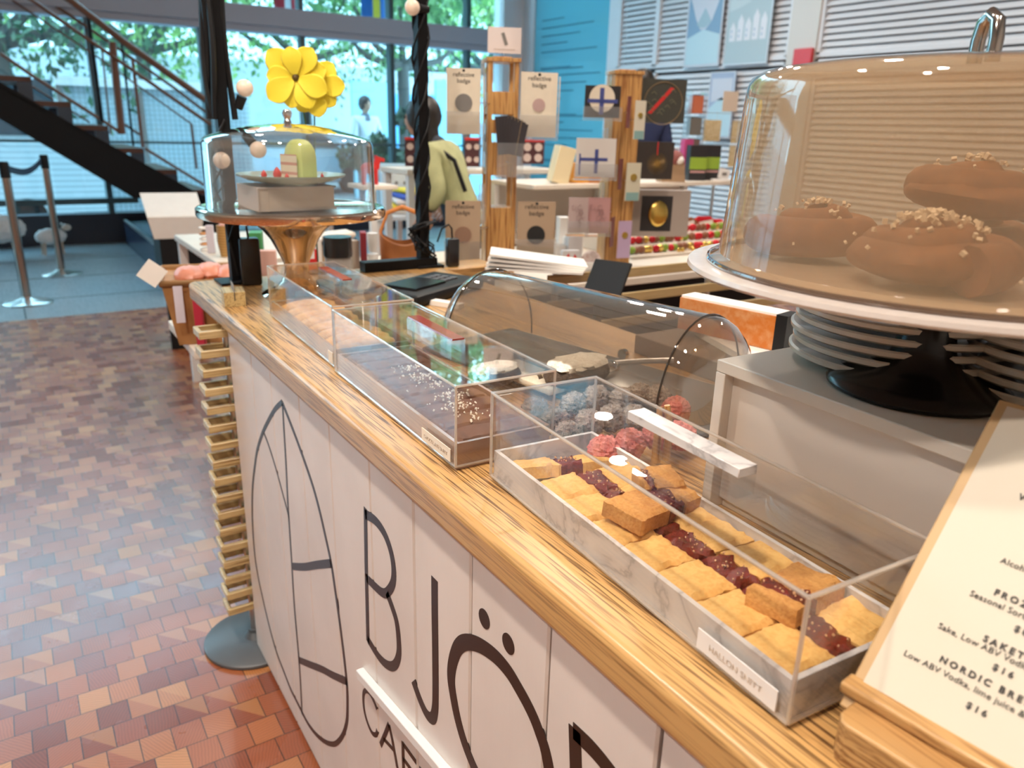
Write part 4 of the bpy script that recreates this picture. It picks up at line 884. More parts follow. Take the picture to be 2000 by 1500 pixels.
def bulb(label, p, d):
    t = thing('light_bulb', label, 'light bulb', p, group='round bulbs of the string lights'); d = Vector(d).normalized()
    mb = MB(); mb.cyl(-d * .012, d * .02, .011, .013, 14); mb.build('socket', M_blackp, t)
    mb = MB(); mb.ball(d * .042, .021, 20, 14); mb.build('glass_globe', mat('bulb_glow', (0.74, 0.58, 0.46), .25, emit=(1, .78, .58), emis=.10), t)
q_ = PY(425, 280, 2.11); bulb('round bulb seen through the far cake dome at the left', q_, (.1, -.2, -1))
q_ = PY(475, 270, 2.12); bulb('round bulb just right of the thick pole, inside the dome outline', q_ + Vector((.012, 0, 0)), (.3, -.5, -.5))
q_ = PY(828, 18, 2.13); bulb('round bulb at the top of the slim black pole', q_, (-1, -.25, .0))
q_ = PY(468, 203, 2.13); bulb('round bulb glowing right of the thick black pole above the dome', q_, (.3, -.3, .9))
def adapter(label, px, py, w, h, y):
    p = PZ(px, py, TZ); t = thing('power_adapter', label, 'power adapter', (p.x, y, TZ + .0005), R(-6))
    mb = MB(); mb.rbox(-w / 2, w / 2, -w * .35, w * .35, 0, h, .006); mb.build('adapter_body', M_blacks, t)
    mb = MB(); mb.tube([(0, 0, h - .002), (-.002, 0, h + .03), (-.012, 0, h + .042), (-.035, 0, h + .03), (-.05, 0.0, h - .01)], .0028, 6); mb.build('cable', M_blackp, t); return t
adapter('black power adapter with a looping cable right of the slim pole', 888, 522, .040, .088, 2.120)
adapter('large black power adapter between the thick pole and the metal stand', 506, 565, .052, .125, 2.095)
# wooden block card holder
p = PZ(462, 600, TZ); t = thing('wooden_card_block', 'small pale wooden block with a slot at the far left worktop end', 'card holder', (p.x + .004, p.y + .04, TZ + .0005), R(-8))
mb = MB(); mb.box(-.024, -.0015, -.035, .035, 0, .034); mb.box(.0015, .024, -.035, .035, 0, .034); mb.box(-.0015, .0015, -.035, .035, 0, .014); mb.build('block', M_birch, t, smooth=False)
mb = MB(); mb.box(-.0008, .0008, -.030, .034, .0145, .050); mb.build('grey_card', mat('grey_card', (.28, .27, .26), .6), t, smooth=False)
# ================================================================== TILL AREA
def put(o, p, rz=0, z=None, rot=None):
    o.location = (p[0], p[1], p[2] if z is None else z); o.rotation_euler = rot or (0, 0, rz); return o
p = PZ(830, 575, TZ); t = thing('card_terminal', 'black payment terminal and dock lying behind the chocolate box', 'payment terminal', (p.x, p.y, TZ + .0005), R(-62))
mb = MB(); mb.rbox(-.085, .085, -.15, .16, 0, .03, .01); mb.build('dock', M_blackp, t)
mb = MB(); mb.box(-.045, .045, -.10, .03, .031, .036); mb.build('screen', M_blacks, t)
mb = MB()
for i in range(3):
    for j in range(3): mb.box(-.036 + i * .026, -.018 + i * .026, .045 + j * .022, .06 + j * .022, .0305, .034)
k_ = mb.build('keys', mat('grey_keys', (.10, .10, .11), .5), t); k_['kind'] = 'stuff'
p = PZ(868, 598, TZ); o = MB().box(-.05, .05, -.012, .012, 0, .012).build('receipt_pad', M_paper); put(o, p, R(-62), TZ + .0005); tag(o, 'white pad edge sticking out left of the bread dome', 'pad')
# papers on the rail
p = PZ(1055, 528, TZ); t = thing('paper_stack', 'loose stack of white papers sliding over the rear rail', 'papers', (p.x, p.y + .02, TZ + .002), R(-38))
for i in range(4):
    mb = MB(); Mx = Matrix.Rotation(R(-4 + 3 * i), 4, 'Z') @ Matrix.Rotation(R(2 * i), 4, 'Y'); mb.box(-.15, .15, -.075, .075, .001 + i * .010, .008 + i * .010, Mx); mb.build('paper_sheaf', M_paper, t, smooth=False)
p = PZ(1168, 588, TZ - .02); t = thing('tablet', 'black tablet propped at a slant beside the loose papers', 'tablet', (p.x, p.y, TZ - .03), R(22))
mb = MB(); Mx = Matrix.Rotation(R(35), 4, 'Y') @ Matrix.Diagonal((1, .95, 1.4, 1)); mb.rbox(-.004, .004, -.06, .06, .0, .095, .003, M=Mx); mb.build('tablet_body', M_blackp, t); mb = MB(); mb.cyl((0, 0, -TZ + .03), (0, 0, .004), .012, n=12); mb.box(-.12, .12, -.12, .12, -TZ + .03, -TZ + .045); mb.build('floor_stand', M_blackp, t)
mb = MB(); mb.box(-.0052, -.0042, -.055, .055, .006, .09, Mx); mb.build('screen', mat('dark_screen', (.03, .035, .04), .12), t, smooth=False)
# orange book box leaning behind dome
a = PY(1332, 570, 1.06); b = PY(1515, 640, .86)
t = thing('recipe_binder', 'orange patterned binder with white top edge and black spine, below the big plate', 'binder', (a.x, a.y, a.z - .075), math.atan2(b.y - a.y, b.x - a.x))
Lb = (Vector((b.x, b.y, 0)) - Vector((a.x, a.y, 0))).length; sl = (b.z - a.z) / Lb
Mx = Matrix.Rotation(math.atan(sl), 4, 'Y') if False else Matrix.Identity(4)
mb = MB(); mb.box(0, Lb, -.004, .0, 0, .062); mb.build('orange_cover', crumb_mat('orange_speckle', (0.50, 0.14, 0.015), (0.62, 0.34, 0.16), 70, .5, .0), t, smooth=False)
mb = MB(); mb.box(0, Lb, .0003, .045, 0, .066); mb.build('page_block', M_paper, t, smooth=False)
mb = MB(); mb.box(Lb + .0003, Lb + .022, -.004, .045, -.0, .066); mb.build('black_spine', M_blackp, t, smooth=False)
t.location.z = max(a.z - .072, TZ + .02)
o = MB().box(-.04, .40, -.30, .06, -.012, 0).build('white_sheet', M_paper, smooth=False); p = PZ(1500, 680, 1.0); put(o, (p.x - .02, p.y + .08, t.location.z - .001), R(-20)); tag(o, 'large white sheet under the orange binder beside the cabinet', 'paper')
o = MB().box(0, .46, 0, .40, 0, t.location.z - TZ - .0145).build('brown_crate', mat('dark_crate', (.16, .105, .065), .6), bevel=.002); put(o, (.94, .62, TZ + .0005), 0); 
o.location = (1.02 - .01, .70, TZ + .0005); tag(o, 'low brown box behind the bread dome carrying the white sheet', 'box')
# ================================================================== SHOP BEHIND
M_shelf = mat('pale_shelf', (0.76, 0.68, 0.58), .5, var=.03, scale=8); M_leg = M_white
def table(label, x0, x1, y0, y1, z, th=.03, legs=True, m=None, cat='table', name='display_table'):
    t = thing(name, label, cat, (x0, y0, 0)); W, D = x1 - x0, y1 - y0
    mb = MB(); mb.box(0, W, 0, D, z - th, z); mb.build('tabletop', m or M_shelf, t, bevel=.003)
    if legs:
        for x in (.03, W - .03):
            for y in (.03, D - .03): mb = MB(); mb.box(x - .02, x + .02, y - .02, y + .02, 0, z - th); mb.build('leg', M_leg, t, smooth=False)
    return t
table('long pale display table just behind the counter, crowded with goods', .79, 3.6, 2.36, 3.30, .80)
mb = MB(); mb.box(0, 2.5, 0, .03, 0, .74); o = mb.build('low_screen', M_blackp, smooth=False, loc=(.95, 2.8, 0)); tag(o, 'dark low screen under the long display table', 'screen')
TT = .8005
PX0 = PZ(360, 463, .8)
table('white shelf top on the left, running towards the windows', .72, 1.35, 3.42, 4.35, .80)
T1, T2 = (1.633, 2.62), (2.235, 2.62)
def tower(label, c, ztop, style):
    t = thing('display_tower', label, 'display stand', (c[0], c[1], TT), R(-22)); h = ztop - TT; w = .058; th = .012
    mb = MB()
    if style == 0:
        for x in (-w, w - .018):
            for y in (-w, w - .018): mb.box(x, x + .018, y, y + .018, 0, h - .02)
        z = 0
        for z0, z1 in ((0, .28), (.40, .52), (.62, .70), (h - .27, h - .22)):
            mb.box(-w + .002, w - .002, -w + .002, w - .002, z0, z1)
        mb.build('frame', M_birchz, t, bevel=.001)
    else:
        mb.box(-w, w, -w, w, 0, h - .02); mb.build('column', M_birchz, t, bevel=.001)
    mb = MB(); mb.box(-w - .006, w + .006, -w - .006, w + .006, h - .02, h - .006); mb.box(-w * .6, w * .6, -w * .6, w * .6, h - .006, h); mb.build('cap', M_birchz, t, bevel=.001)
    for i in range(3):
        z = h * (.25 + .27 * i); mb = MB(); mb.box(-w - .02, -w - .0005, -.012, .012, z, z + .16); mb.build('hanging_rail', clear('rail_clear', (.9, .9, .9), 2, haze=.15), t)
    return t
zt1 = PY(985, 112, 2.62).z; zt2 = PY(1238, 138, 2.62).z
tower('left wooden display tower with an open window near its top', T1, zt1, 0); tower('right wooden display tower with a solid column', T2, zt2, 1)
M_clearp = clear('clear_pocket', (.93, .93, .93), 2.0, haze=.08, hazecol=(.9, .9, .9))
def card(label, cat, quad, y, m, name='card', deco=None, th=.003, rz=-24, pocket=False, stand=None, group=None, hang=None):
    """upright card from its left, right, top, bottom edges as seen, at distance y"""
    l, r, tp, bt = quad; yc = (tp + bt) / 2; a, b = PY(l, yc, y), PY(r, yc, y); c = PY((l + r) / 2, bt, y); d = PY((l + r) / 2, tp, y)
    W = (b.x - a.x) * math.cos(R(rz)) * 1.02; H = d.z - c.z; t = thing(name, label, cat, (c.x, y, c.z), R(rz), group=group)
    mb = MB(); mb.box(-W / 2, W / 2, 0, th, 0, H); mb.build('front_face', m, t, smooth=False)
    if deco: deco(t, W, H)
    if pocket:
        mb = MB(); mb.box(-W * .55, W * .55, -.012, -.010, -.01, H * .35); mb.box(-W * .55, W * .55, -.010, .03, -.012, -.01); mb.build('clear_pocket', M_clearp, t, smooth=False)
    hang = hang if hang is not None else (T1 if quad[1] < 1100 else T2) if y < 2.7 else None
    if hang:
        q = Matrix.Rotation(R(-rz), 4, 'Z') @ Vector((hang[0] - c.x, hang[1] - y, 0)); mb = MB(); mb.cyl((0, th, H * .5), (q.x * .9, q.y * .9, H * .5), .0016, n=6); mb.build('wire_hanger', M_steel, t)
    return t
def disc_on(t, x, z, r, m, nm='round_badge', y=-.003, th=.003):
    mb = MB(); Mx = Matrix.Translation((x, 0, z)) @ Matrix.Rotation(R(90), 4, 'X'); mb.lathe([(r, -.0005), (r, -y)], 32, Mx); return mb.build(nm, m, t)
def rect_on(t, x0, x1, z0, z1, m, nm='printed_block', y=-.001):
    mb = MB(); mb.box(x0, x1, y, -.0002, z0, z1); return mb.build(nm, m, t, smooth=False)
def poly_on(t, pts, m, nm='printed_shape', y=-.0012):
    mb = MB(); mb._add([(x, y, z) for x, z in pts] + [(x, -.0002, z) for x, z in pts], [tuple(range(len(pts)))] + [(i, (i + 1) % len(pts), len(pts) + (i + 1) % len(pts), len(pts) + i) for i in range(len(pts))]); return mb.build(nm, m, t, smooth=False)
M_gr = mat('grey_badge', (.20, .19, .18), .45); M_pk = mat('pink_badge', (.48, .33, .31), .5); M_bd = mat('brown_badge', (.26, .15, .10), .5)
def badge(mm, r, zc=.48):
    def f(t, W, H):
        disc_on(t, .0, H * zc, r * W, mm)
        text_mesh('printed_text', 'reflective\nbadge', W * .17, M_ink, t, vert_frame((0, -.0006, H * .875), (1, 0, 0), (0, 0, 1), (0, -1, 0)), extrude=.0001)
        disc_on(t, 0, H * .965, W * .04, M_ink, 'punched_hole', y=-.0006)
    return f
Yc = 2.50
card('pale reflective badge card with a grey disc, upper left of the left tower', 'card', (874, 936, 133, 262), Yc, M_cream, deco=badge(M_gr, .255), name='badge_card', group=None, pocket=True)
card('pale reflective badge card with a pink disc, upper right of the left tower', 'card', (1018, 1082, 141, 268), Yc, M_cream, deco=badge(M_pk, .17, .5), name='badge_card', pocket=True)
card('brown reflective badge card with a brown disc, lower left of the left tower', 'card', (872, 936, 392, 512), Yc, mat('tan_card', (.42, .30, .20), .65), deco=badge(M_bd, .24, .45), name='badge_card', pocket=True)
card('brown reflective badge card with a black disc, lower right of the left tower', 'card', (1012, 1078, 394, 505), Yc, mat('tan_card', (.42, .30, .20), .65), deco=badge(mat('near_black', (.015, .015, .016), .5), .24, .42), name='badge_card', pocket=True)
for i, (q, l) in enumerate([((938, 952, 150, 262), 'pale badge card seen edge on behind the grey disc card'), ((1086, 1094, 150, 262), 'pale badge card seen edge on behind the pink disc card')]):
    card(l, 'card', q, 2.60, M_cream, name='badge_card', rz=50)
def signd(t, W, H):
    mb = MB(); Mx = Matrix.Translation((0, -.0012, H * .55)) @ Matrix.Rotation(R(-20), 4, 'Y'); mb.box(-W * .05, W * .05, 0, .001, -H * .25, H * .25, Mx); mb.build('printed_shape', M_gr, t, smooth=False)
    rect_on(t, -W * .32, W * .32, H * .12, H * .17, mat('pale_line', (.55, .48, .44), .6), 'printed_text')
card('small pink white sign card on top of the left tower', 'sign', (955, 1015, 53, 104), 2.60, mat('pinkish_card', (.72, .64, .62), .6), name='sign_card', deco=signd)
# fan of dark leaflets in a clear pocket
c = PY(995, 290, 2.50); t = thing('leaflet_fan', 'fanned dark leaflets with gold edges in a clear pocket on the left tower', 'leaflets', (c.x, 2.50, c.z), R(-22))
mb = MB()
for i in range(7):
    Mx = Matrix.Rotation(R(-6 + 3 * i), 4, 'Y'); mb = MB(); mb.box(-.045 + .006 * i, .012 + .006 * i, -.002 * i, -.002 * i + .0012, -.02, .115 - .003 * i, Mx); mb.build('leaflet', mat('dark_leaflet', (.035, .03, .035), .4), t, smooth=False)
for i in range(6):
    Mx = Matrix.Rotation(R(-5 + 3 * i), 4, 'Y'); mb = MB(); mb.box(-.012 + .007 * i, -.0105 + .007 * i, -.002 * i - .003, -.002 * i - .0018, -.10, .11, Mx); mb.build('gold_edge', mat('gold_line', (.45, .33, .18), .3, metal=.6), t, smooth=False)
mb = MB(); mb.box(-.05, .05, -.02, -.018, -.10, .02); mb.box(-.05, .05, -.018, .012, -.102, -.10); mb.build('clear_pocket', M_clearp, t, smooth=False)
mb = MB(); mb.cyl((0, .002, -.05), (.0, .075, -.05), .0018, n=6); mb.build('wire_hanger', M_steel, t)
M_dk = mat('dark_print', (.025, .022, .024), .4); M_bl = mat('blue_print', (.06, .08, .28), .5)
def finn(t, W, H):
    disc_on(t, -.02 * W, H * .60, W * .36, M_cream, 'pale_heart'); poly_on(t, [(-W * .36, H * .55), (W * .33, H * .55), (-.02 * W, H * .1)], M_cream, 'pale_heart', y=-.0028)
    rect_on(t, -W * .09, W * .03, H * .1, H * .93, M_bl, 'blue_cross', -.0042); rect_on(t, -W * .42, W * .42, H * .46, H * .58, M_bl, 'blue_cross', -.0042)
card('black card with a pale heart and blue cross, upper left of the right tower', 'card', (1145, 1205, 167, 230), 2.50, M_dk, name='magnet_card', deco=finn, pocket=True)
def bluex(t, W, H):
    rect_on(t, -W * .03, W * .06, H * .1, H * .72, M_bl, 'blue_cross'); rect_on(t, -W * .40, W * .30, H * .42, H * .50, M_bl, 'blue_cross')
    rect_on(t, -W * .42, -W * .38, H * .05, H * .60, M_bl, 'blue_cross')
card('white card with a blue cross, middle left of the right tower', 'card', (1128, 1195, 270, 346), 2.48, mat('offwhite_card', (.66, .62, .58), .6), name='flag_card', deco=bluex, pocket=True)
def lace(t, W, H):
    rnd = random.Random(3)
    for i in range(9):
        a = rnd.uniform(0, 6); x, z = rnd.uniform(-.25, .25) * W, rnd.uniform(.2, .8) * H; pts = [(x + .10 * W * math.cos(a + k * .8) * (1 + .3 * math.sin(3 * k)), -.0012, z + .07 * H * math.sin(a + k * .8)) for k in range(7)]
        mb = MB(); mb.tube(pts, .0008, 5); mb.build('line_drawing', mat('soft_line', (.30, .18, .18), .6), t)
card('dusty pink card with line drawing, lower left of the right tower, left one', 'card', (1111, 1144, 386, 455), 2.48, mat('dusty_pink_card', (.50, .38, .36), .6), name='greeting_card', deco=lace, pocket=True)
card('rose pink card with line drawing, lower left of the right tower, right one', 'card', (1146, 1186, 386, 456), 2.48, mat('rose_card', (.50, .27, .26), .6), name='greeting_card', deco=lace, pocket=True)
def clockd(t, W, H):
    g = mat('gold_line', (.45, .33, .18), .3, metal=.6)
    mb = MB(); Mx = Matrix.Translation((.02 * W, -.003, H * .45)) @ Matrix.Rotation(R(90), 4, 'X')
    mb.tube([(W * .40 * math.cos(k * PI / 16), W * .40 * math.sin(k * PI / 16), 0) for k in range(32)], .0016, 6, closed=True, M=None) if False else None
    mb.tube([(.02 * W + W * .41 * math.cos(k * PI / 16), -.002, H * .45 + W * .41 * math.sin(k * PI / 16)) for k in range(32)], .0016, 6, closed=True); mb.build('printed_ring', g, t)
    poly_on(t, [(-W * .30, H * .22), (-W * .22, H * .20), (W * .24, H * .80), (W * .16, H * .82)], M_red, 'red_band')
    rnd = random.Random(9)
    for i in range(12):
        a, q = rnd.uniform(0, 6.3), rnd.uniform(.1, .34) * W; x, z = .02 * W + q * math.cos(a), H * .45 + q * math.sin(a)
        mb = MB(); mb.tube([(x - .012, -.002, z), (x, -.002, z + .008), (x + .012, -.002, z - .004)], .0012, 5); mb.build('olive_sketch', mat('olive_line', (.22, .22, .12), .6), t)
card('dark box lid with a ring and red band, right of the right tower', 'box', (1252, 1328, 154, 240), 2.55, mat('dark_box', (.05, .05, .04), .3, coat=.4), name='gift_box', deco=clockd, th=.05)
def sund(t, W, H):
    c = (.08 * W, H * .42)
    for k in range(26):
        a = k * 2 * PI / 26; mb = MB(); mb.cyl((c[0], -.002, c[1]), (c[0] + W * .27 * math.cos(a), -.002, c[1] + W * .27 * math.sin(a)), .0012, .0004, 4); mb.build('gold_ray', mat('gold_print', (.42, .26, .08), .35, metal=.5), t)
    rect_on(t, .05 * W, .08 * W, H * .65, H, M_red, 'red_ribbon')
card('dark box with a gold starburst ornament, middle right of the right tower', 'box', (1244, 1306, 277, 350), 2.52, mat('dark_box2', (.035, .025, .02), .3, coat=.4), name='gift_box', deco=sund, th=.04)
def baub(t, W, H):
    rect_on(t, -W * .27, W * .22, H * .12, H * .88, M_dk, 'dark_picture')
    mb = MB(); mb.ball((-.0, -.006, H * .50), W * .155, 20, 14, (1, .35, 1.25)); mb.build('gold_bauble', mat('gold', (.80, .55, .15), .25, metal=1), t)
    mb = MB(); mb.lathe([(.005, 0), (.004, .02)], 10, cx=0, cy=-.004, M=Matrix.Translation((0, 0, H * .68))); mb.build('bauble_cap', mat('gold_print', (.42, .26, .08)), t)
card('taupe box with a picture of a gold bauble, lower right of the right tower', 'box', (1230, 1332, 372, 462), 2.56, mat('taupe_box', (.36, .30, .26), .6), name='gift_box', deco=baub, th=.05)
# pin strips on the front of the right tower
for i, (q, c, l) in enumerate([((1238, 1256, 196, 272), (.66, .62, .50), 'topmost'), ((1222, 1246, 318, 392), (.62, .58, .44), 'middle'), ((1206, 1228, 432, 504), (.52, .38, .55), 'lowest, lilac')]):
    def pend(t, W, H, i=i):
        disc_on(t, 0, H * .62, W * .22, mat('gold', (.80, .55, .15), .25, metal=1), 'pendant'); rect_on(t, -W * .45, W * .45, 0, H * .22, mat('teal_end', (.24, .40, .38), .5), 'teal_end') if i < 2 else None
    card('narrow pendant packet on the right tower, %s of the three' % l, 'packet', q, 2.46, mat('packet%d' % i, c, .5), name='pendant_packet', deco=pend, rz=-10, group='pendant packets on the right tower')
    q2 = (q[0] - 20, q[0] - 3, q[2] - 8, q[3] - 22); card('small dark red packet left of the %s pendant packet' % l.split(',')[0], 'packet', q2, 2.50, mat('maroon_pack', (.22, .06, .05), .5), name='pendant_packet', rz=30, group='dark red packets on the right tower')
# ---- shelving behind with goods
ysh = 3.35
pa, pb_ = PY(1042, 362, ysh), PY(1190, 375, ysh)
zs1 = pa.z
t = thing('shelf_unit', 'pale shelving unit with two shelf boards behind the wooden towers', 'shelf', (pa.x, ysh, 0))
Wsh = PY(1432, 360, ysh).x - pa.x
for i, z in enumerate((zs1, zs1 - .30, 0.20)): mb = MB(); mb.box(0, Wsh, 0, .42, z - .022, z); mb.build('shelf_board', M_shelf, t, bevel=.002)
mb = MB(); mb.box(0, Wsh, .42, .44, 0, zs1); mb.build('back_panel', mat('shelf_back', (.60, .54, .48), .6), t, smooth=False)
for x in (0.0, Wsh / 2, Wsh - .03): mb = MB(); mb.box(x, x + .03, .0, .42, 0, zs1 - .0225) if False else mb.box(x, x + .03, .38, .4195, 0, zs1 - .0225); mb.build('upright', M_leg, t, smooth=False)
def item(label, cat, name, quad, y, z, m, depth=.06, rz=-20, th=None, build=None, group=None, bevel=.002, parts=None, lean=0):
    l, r, tp = quad; a, b = PY(l, 300, y), PY(r, 300, y); W = (b.x - a.x) * .98; H = PY((l + r) / 2, tp, y).z - z
    cx_ = (PY(l, tp + 20, y).x + PY(r, tp + 20, y).x) / 2
    if parts is None and build is None:
        o = MB().box(-W / 2, W / 2, 0, depth, 0, H).build(name, m, bevel=bevel, seg=1); o.location = (cx_, y, z + .0005); o.rotation_euler = (0, lean, R(rz)); return tag(o, label, cat, group)
    t = thing(name, label, cat, (cx_, y, z + .0005), R(rz), group=group)
    (parts or build)(t, W, H, depth); return t
ZS = zs1
item('cream book leaning at a slant on the shelf left of the right tower', 'book', 'leaning_book', (1082, 1110, 286), ysh + .08, ZS, mat('cream_pages', (.78, .66, .42), .6), depth=.12, lean=R(12))
item('orange tea tin on the shelf behind the blue cross card', 'tin', 'tea_tin', (1107, 1150, 318), ysh + .1, ZS, mat('orange_tin', (.72, .33, .05), .4))
item('small brown orange carton right of the orange tin', 'carton', 'small_carton', (1152, 1180, 338), ysh + .06, ZS, mat('rust', (.50, .20, .05), .5))
def books(x0, n, y, top):
    pass
for i, (q, c, l, y_) in enumerate([((1352, 1378, 284), (.045, .02, .025), 'dark coffee carton with green front', .10), ((1380, 1404, 284), (.05, .02, .03), 'second dark carton with green front, right one', .12)]):
    def gp_(t, W, H, d):
        mb = MB(); mb.box(-W / 2, W / 2, 0, d, 0, H); mb.build('carton_body', M_dk, t, smooth=False); rect_on(t, -W / 2, W / 2, H * .32, H * .66, mat('lime_print', (.28, .42, .04), .5), 'green_panel'); rect_on(t, -W * .45, W * .45, H * .22, H * .28, mat('rose_card', (.5, .27, .26), .6), 'pink_line')
    item(l + ' on the shelf', 'carton', 'coffee_carton', q, ysh + y_, ZS, M_dk, parts=gp_)
item('magenta box edge behind the dark green cartons', 'box', 'magenta_box', (1338, 1352, 272), ysh + .2, ZS, mat('magenta', (.50, .06, .20), .5))
def gnome(t, W, H, d):
    mb = MB(); mb.loft([[(-W / 2, 0, 0), (W / 2, 0, 0), (W / 2, d, 0), (-W / 2, d, 0)], [(-W * .42, .01, H * .62), (W * .42, .01, H * .62), (W * .42, d - .01, H * .62), (-W * .42, d - .01, H * .62)]]); mb.build('paper_bag', M_kraft, t, smooth=False)
    mb = MB(); mb.ball((0, d * .4, H * .68), W * .42, 18, 10, (1, .7, .7)); mb.build('mushroom_cap', mat('dusty_red', (.30, .10, .09), .5), t)
    mb = MB(); mb.ball((W * .2, d * .1, H * .62), W * .20, 14, 8, (1, .7, .8)); mb.build('white_knob', M_paper, t)
    mb = MB(); mb.tube([(-W * .3, d * .5, H * .65), (-W * .2, d * .5, H * .95), (W * .2, d * .5, H * .95), (W * .35, d * .5, H * .65)], .003, 6); mb.build('bag_handle', M_paper, t)
item('kraft bag with a mushroom ornament on the shelf, right of the starburst box', 'bag', 'gift_bag', (1300, 1338, 286), ysh + .02, ZS, M_kraft, parts=gnome, depth=.08)
def tagst(t, W, H, d):
    mb = MB(); mb.box(-W / 2, W / 2, 0, d, 0, .012); mb.build('foot', M_white, t, bevel=.002); mb = MB(); Mx = Matrix.Rotation(R(12), 4, 'Y'); mb.box(-W * .28, W * .28, d * .4, d * .5, .012, H, Mx); mb.build('tag_plate', M_white, t, bevel=.004)
    rect_on(t, -W * .1, W * .14, H * .45, H * .7, M_gr, 'printed_mark', -.001)
item('small white table sign on the shelf end beside the amber dome', 'sign', 'small_sign', (1398, 1428, 330), ysh + .02, ZS, M_white, parts=tagst, depth=.04)
# clear rack with small boxes
pr_ = PY(1353, 183, 3.66)
t = thing('clear_rack', 'clear acrylic rack of small boxes in front of the louvred wall', 'rack', (PY(1353, 270, 3.66).x, 3.66, ZS + .0005), R(-20)); hR = PY(1353, 178, 3.66).z - ZS
mb = MB(); w2 = .05
for i in range(5): mb.box(-w2, w2, -w2, w2, hR * i / 4 * .99, hR * i / 4 * .99 + .003)
mb.box(-w2 - .003, -w2, -w2, w2, 0, hR); mb.box(w2, w2 + .003, -w2, w2, 0, hR); mb.build('rack_frame', M_clearp, t, smooth=False)
for i, c in enumerate([(.36, .10, .30), (.20, .12, .10), (.16, .15, .13), (.50, .14, .07)]):
    o = MB().box(-.036, .036, -.03, .03, 0, hR * .2).build('small_box', mat('rackbox%d' % i, c, .5), bevel=.001); o.location = (t.location.x, 3.66, ZS + hR * i / 4 * .99 + .0045); o.rotation_euler = (0, 0, R(-20)); tag(o, ['purple small box on the lowest tier of the clear rack', 'dark brown small box on the second tier of the clear rack', 'grey small box on the third tier of the clear rack', 'orange red small box on the top tier of the clear rack'][i], 'box')
# cards hung near the louvres
t = thing('wire_card_rack', 'thin wire rack of small cream cards in front of the louvres', 'card rack', (PY(1400, 300, 4.0).x, 4.0, ZS - .0), R(-30))
base = Vector(t.location); mb = MB()
for px in (1370, 1405, 1440): a = PY(px, 200, 4.0) - base; mb.cyl((a.x * .9, 0, 0), (a.x * .9, 0, .42), .002, n=6)
mb.cyl((-.16, 0, .41), (.16, 0, .41), .002, n=6); mb.cyl((-.16, 0, .25), (.16, 0, .25), .002, n=6); mb.cyl((0, 0, -ZS), (0, 0, 0), .012, n=10); mb.box(-.2, .2, -.12, .12, -ZS, -ZS + .012); mb.box(-.16, .16, -.03, .03, 0, .006); mb.build('wire_frame', M_steel, t)
for i, (l, r, tp, bt) in enumerate([(1413, 1436, 178, 218), (1375, 1402, 234, 276), (1430, 1455, 236, 280), (1424, 1445, 284, 326)]):
    card(['plain peach card at the top of the wire rack', 'gold patterned card at the left of the wire rack', 'gold patterned card cut by the amber dome edge', 'lowest cream card beside the amber dome edge'][i], 'card', (l, r, tp, bt), 3.96, mat('peach_card', (.62, .52, .42), .6) if i in (0,) else crumb_mat('gold_pattern', (.66, .56, .36), (.44, .32, .14), 60, .6, 0), name='small_card')
# bottom row goods on the long table
def mug(t, W, H, d):
    mb = MB(); mb.lathe([(.001, 0), (W * .42, 0), (W * .46, .006), (W * .46, H), (W * .42, H), (W * .42, .01), (.001, .01)], 28); mb.build('mug_body', M_white, t)
    mb = MB(); mb.tube([(W * .44, 0, H * .8), (W * .72, 0, H * .75), (W * .74, 0, H * .35), (W * .44, 0, H * .25)], .005, 8); mb.build('mug_handle', M_white, t)
    mb = MB(); mb.lathe([(W * .463, H * .35), (W * .463, H * .62)], 28); mb.build('dark_band', mat('olive_band', (.10, .11, .06), .5), t)
item('white mug with dark band at the foot of the left tower, front one', 'mug', 'mug', (1078, 1106, 478), 2.66, TT, M_white, parts=mug)
item('white mug with dark band behind the playing card box', 'mug', 'mug', (1100, 1128, 462), 2.80, TT, M_white, parts=mug)
item('tall white candle jar left of the pink cards', 'candle', 'candle_jar', (1094, 1112, 425), 2.86, TT, M_white)
item('small grey white box between the mugs and the round print', 'box', 'small_box', (1112, 1136, 462), 2.60, TT, mat('greyish_white', (.62, .60, .60), .5))
def redstar(t, W, H, d):
    mb = MB(); mb.box(-W / 2, W / 2, 0, d, 0, H); mb.build('box_body', mat('greyish_white', (.62, .60, .60)), t, smooth=False)
    for a in range(4): poly_on(t, [(0, H / 2), (W * .45 * math.cos(a * PI / 2 + .3), H / 2 + H * .42 * math.sin(a * PI / 2 + .3)), (W * .45 * math.cos(a * PI / 2 + 1.1), H / 2 + H * .42 * math.sin(a * PI / 2 + 1.1))], M_red, 'red_petal')
item('small box with red pinwheel print in front of the mugs', 'box', 'pinwheel_box', (1100, 1130, 490), 2.50, TT, M_white, parts=redstar, depth=.03)
def domeprint(t, W, H, d):
    mb = MB(); mb.box(-W / 2, W / 2, 0, d, 0, H * .25); mb.build('base_block', M_white, t, bevel=.002)
    mb = MB(); Mx = Matrix.Translation((0, d / 2, H * .25)); mb.ball((0, 0, 0), W * .42, 26, 14, (1, .35, 1.0), .05, 2, 8, Mx); mb.build('white_head', crumb_mat('white_red_print', (.80, .74, .70), (.50, .28, .24), 70, .6, .2), t)
item('round white printed ornament with red strokes right of the mugs', 'ornament', 'round_ornament', (1138, 1180, 462), 2.56, TT, M_white, parts=domeprint, depth=.05)
o = MB().box(-.03, .03, 0, .04, 0, .035).build('grey_clip_box', M_gr, bevel=.003); p = PZ(1018, 492, TT); o.location = (p.x, 2.42, TT + .0005); tag(o, 'small grey box at the foot of the left tower, above the papers', 'box')
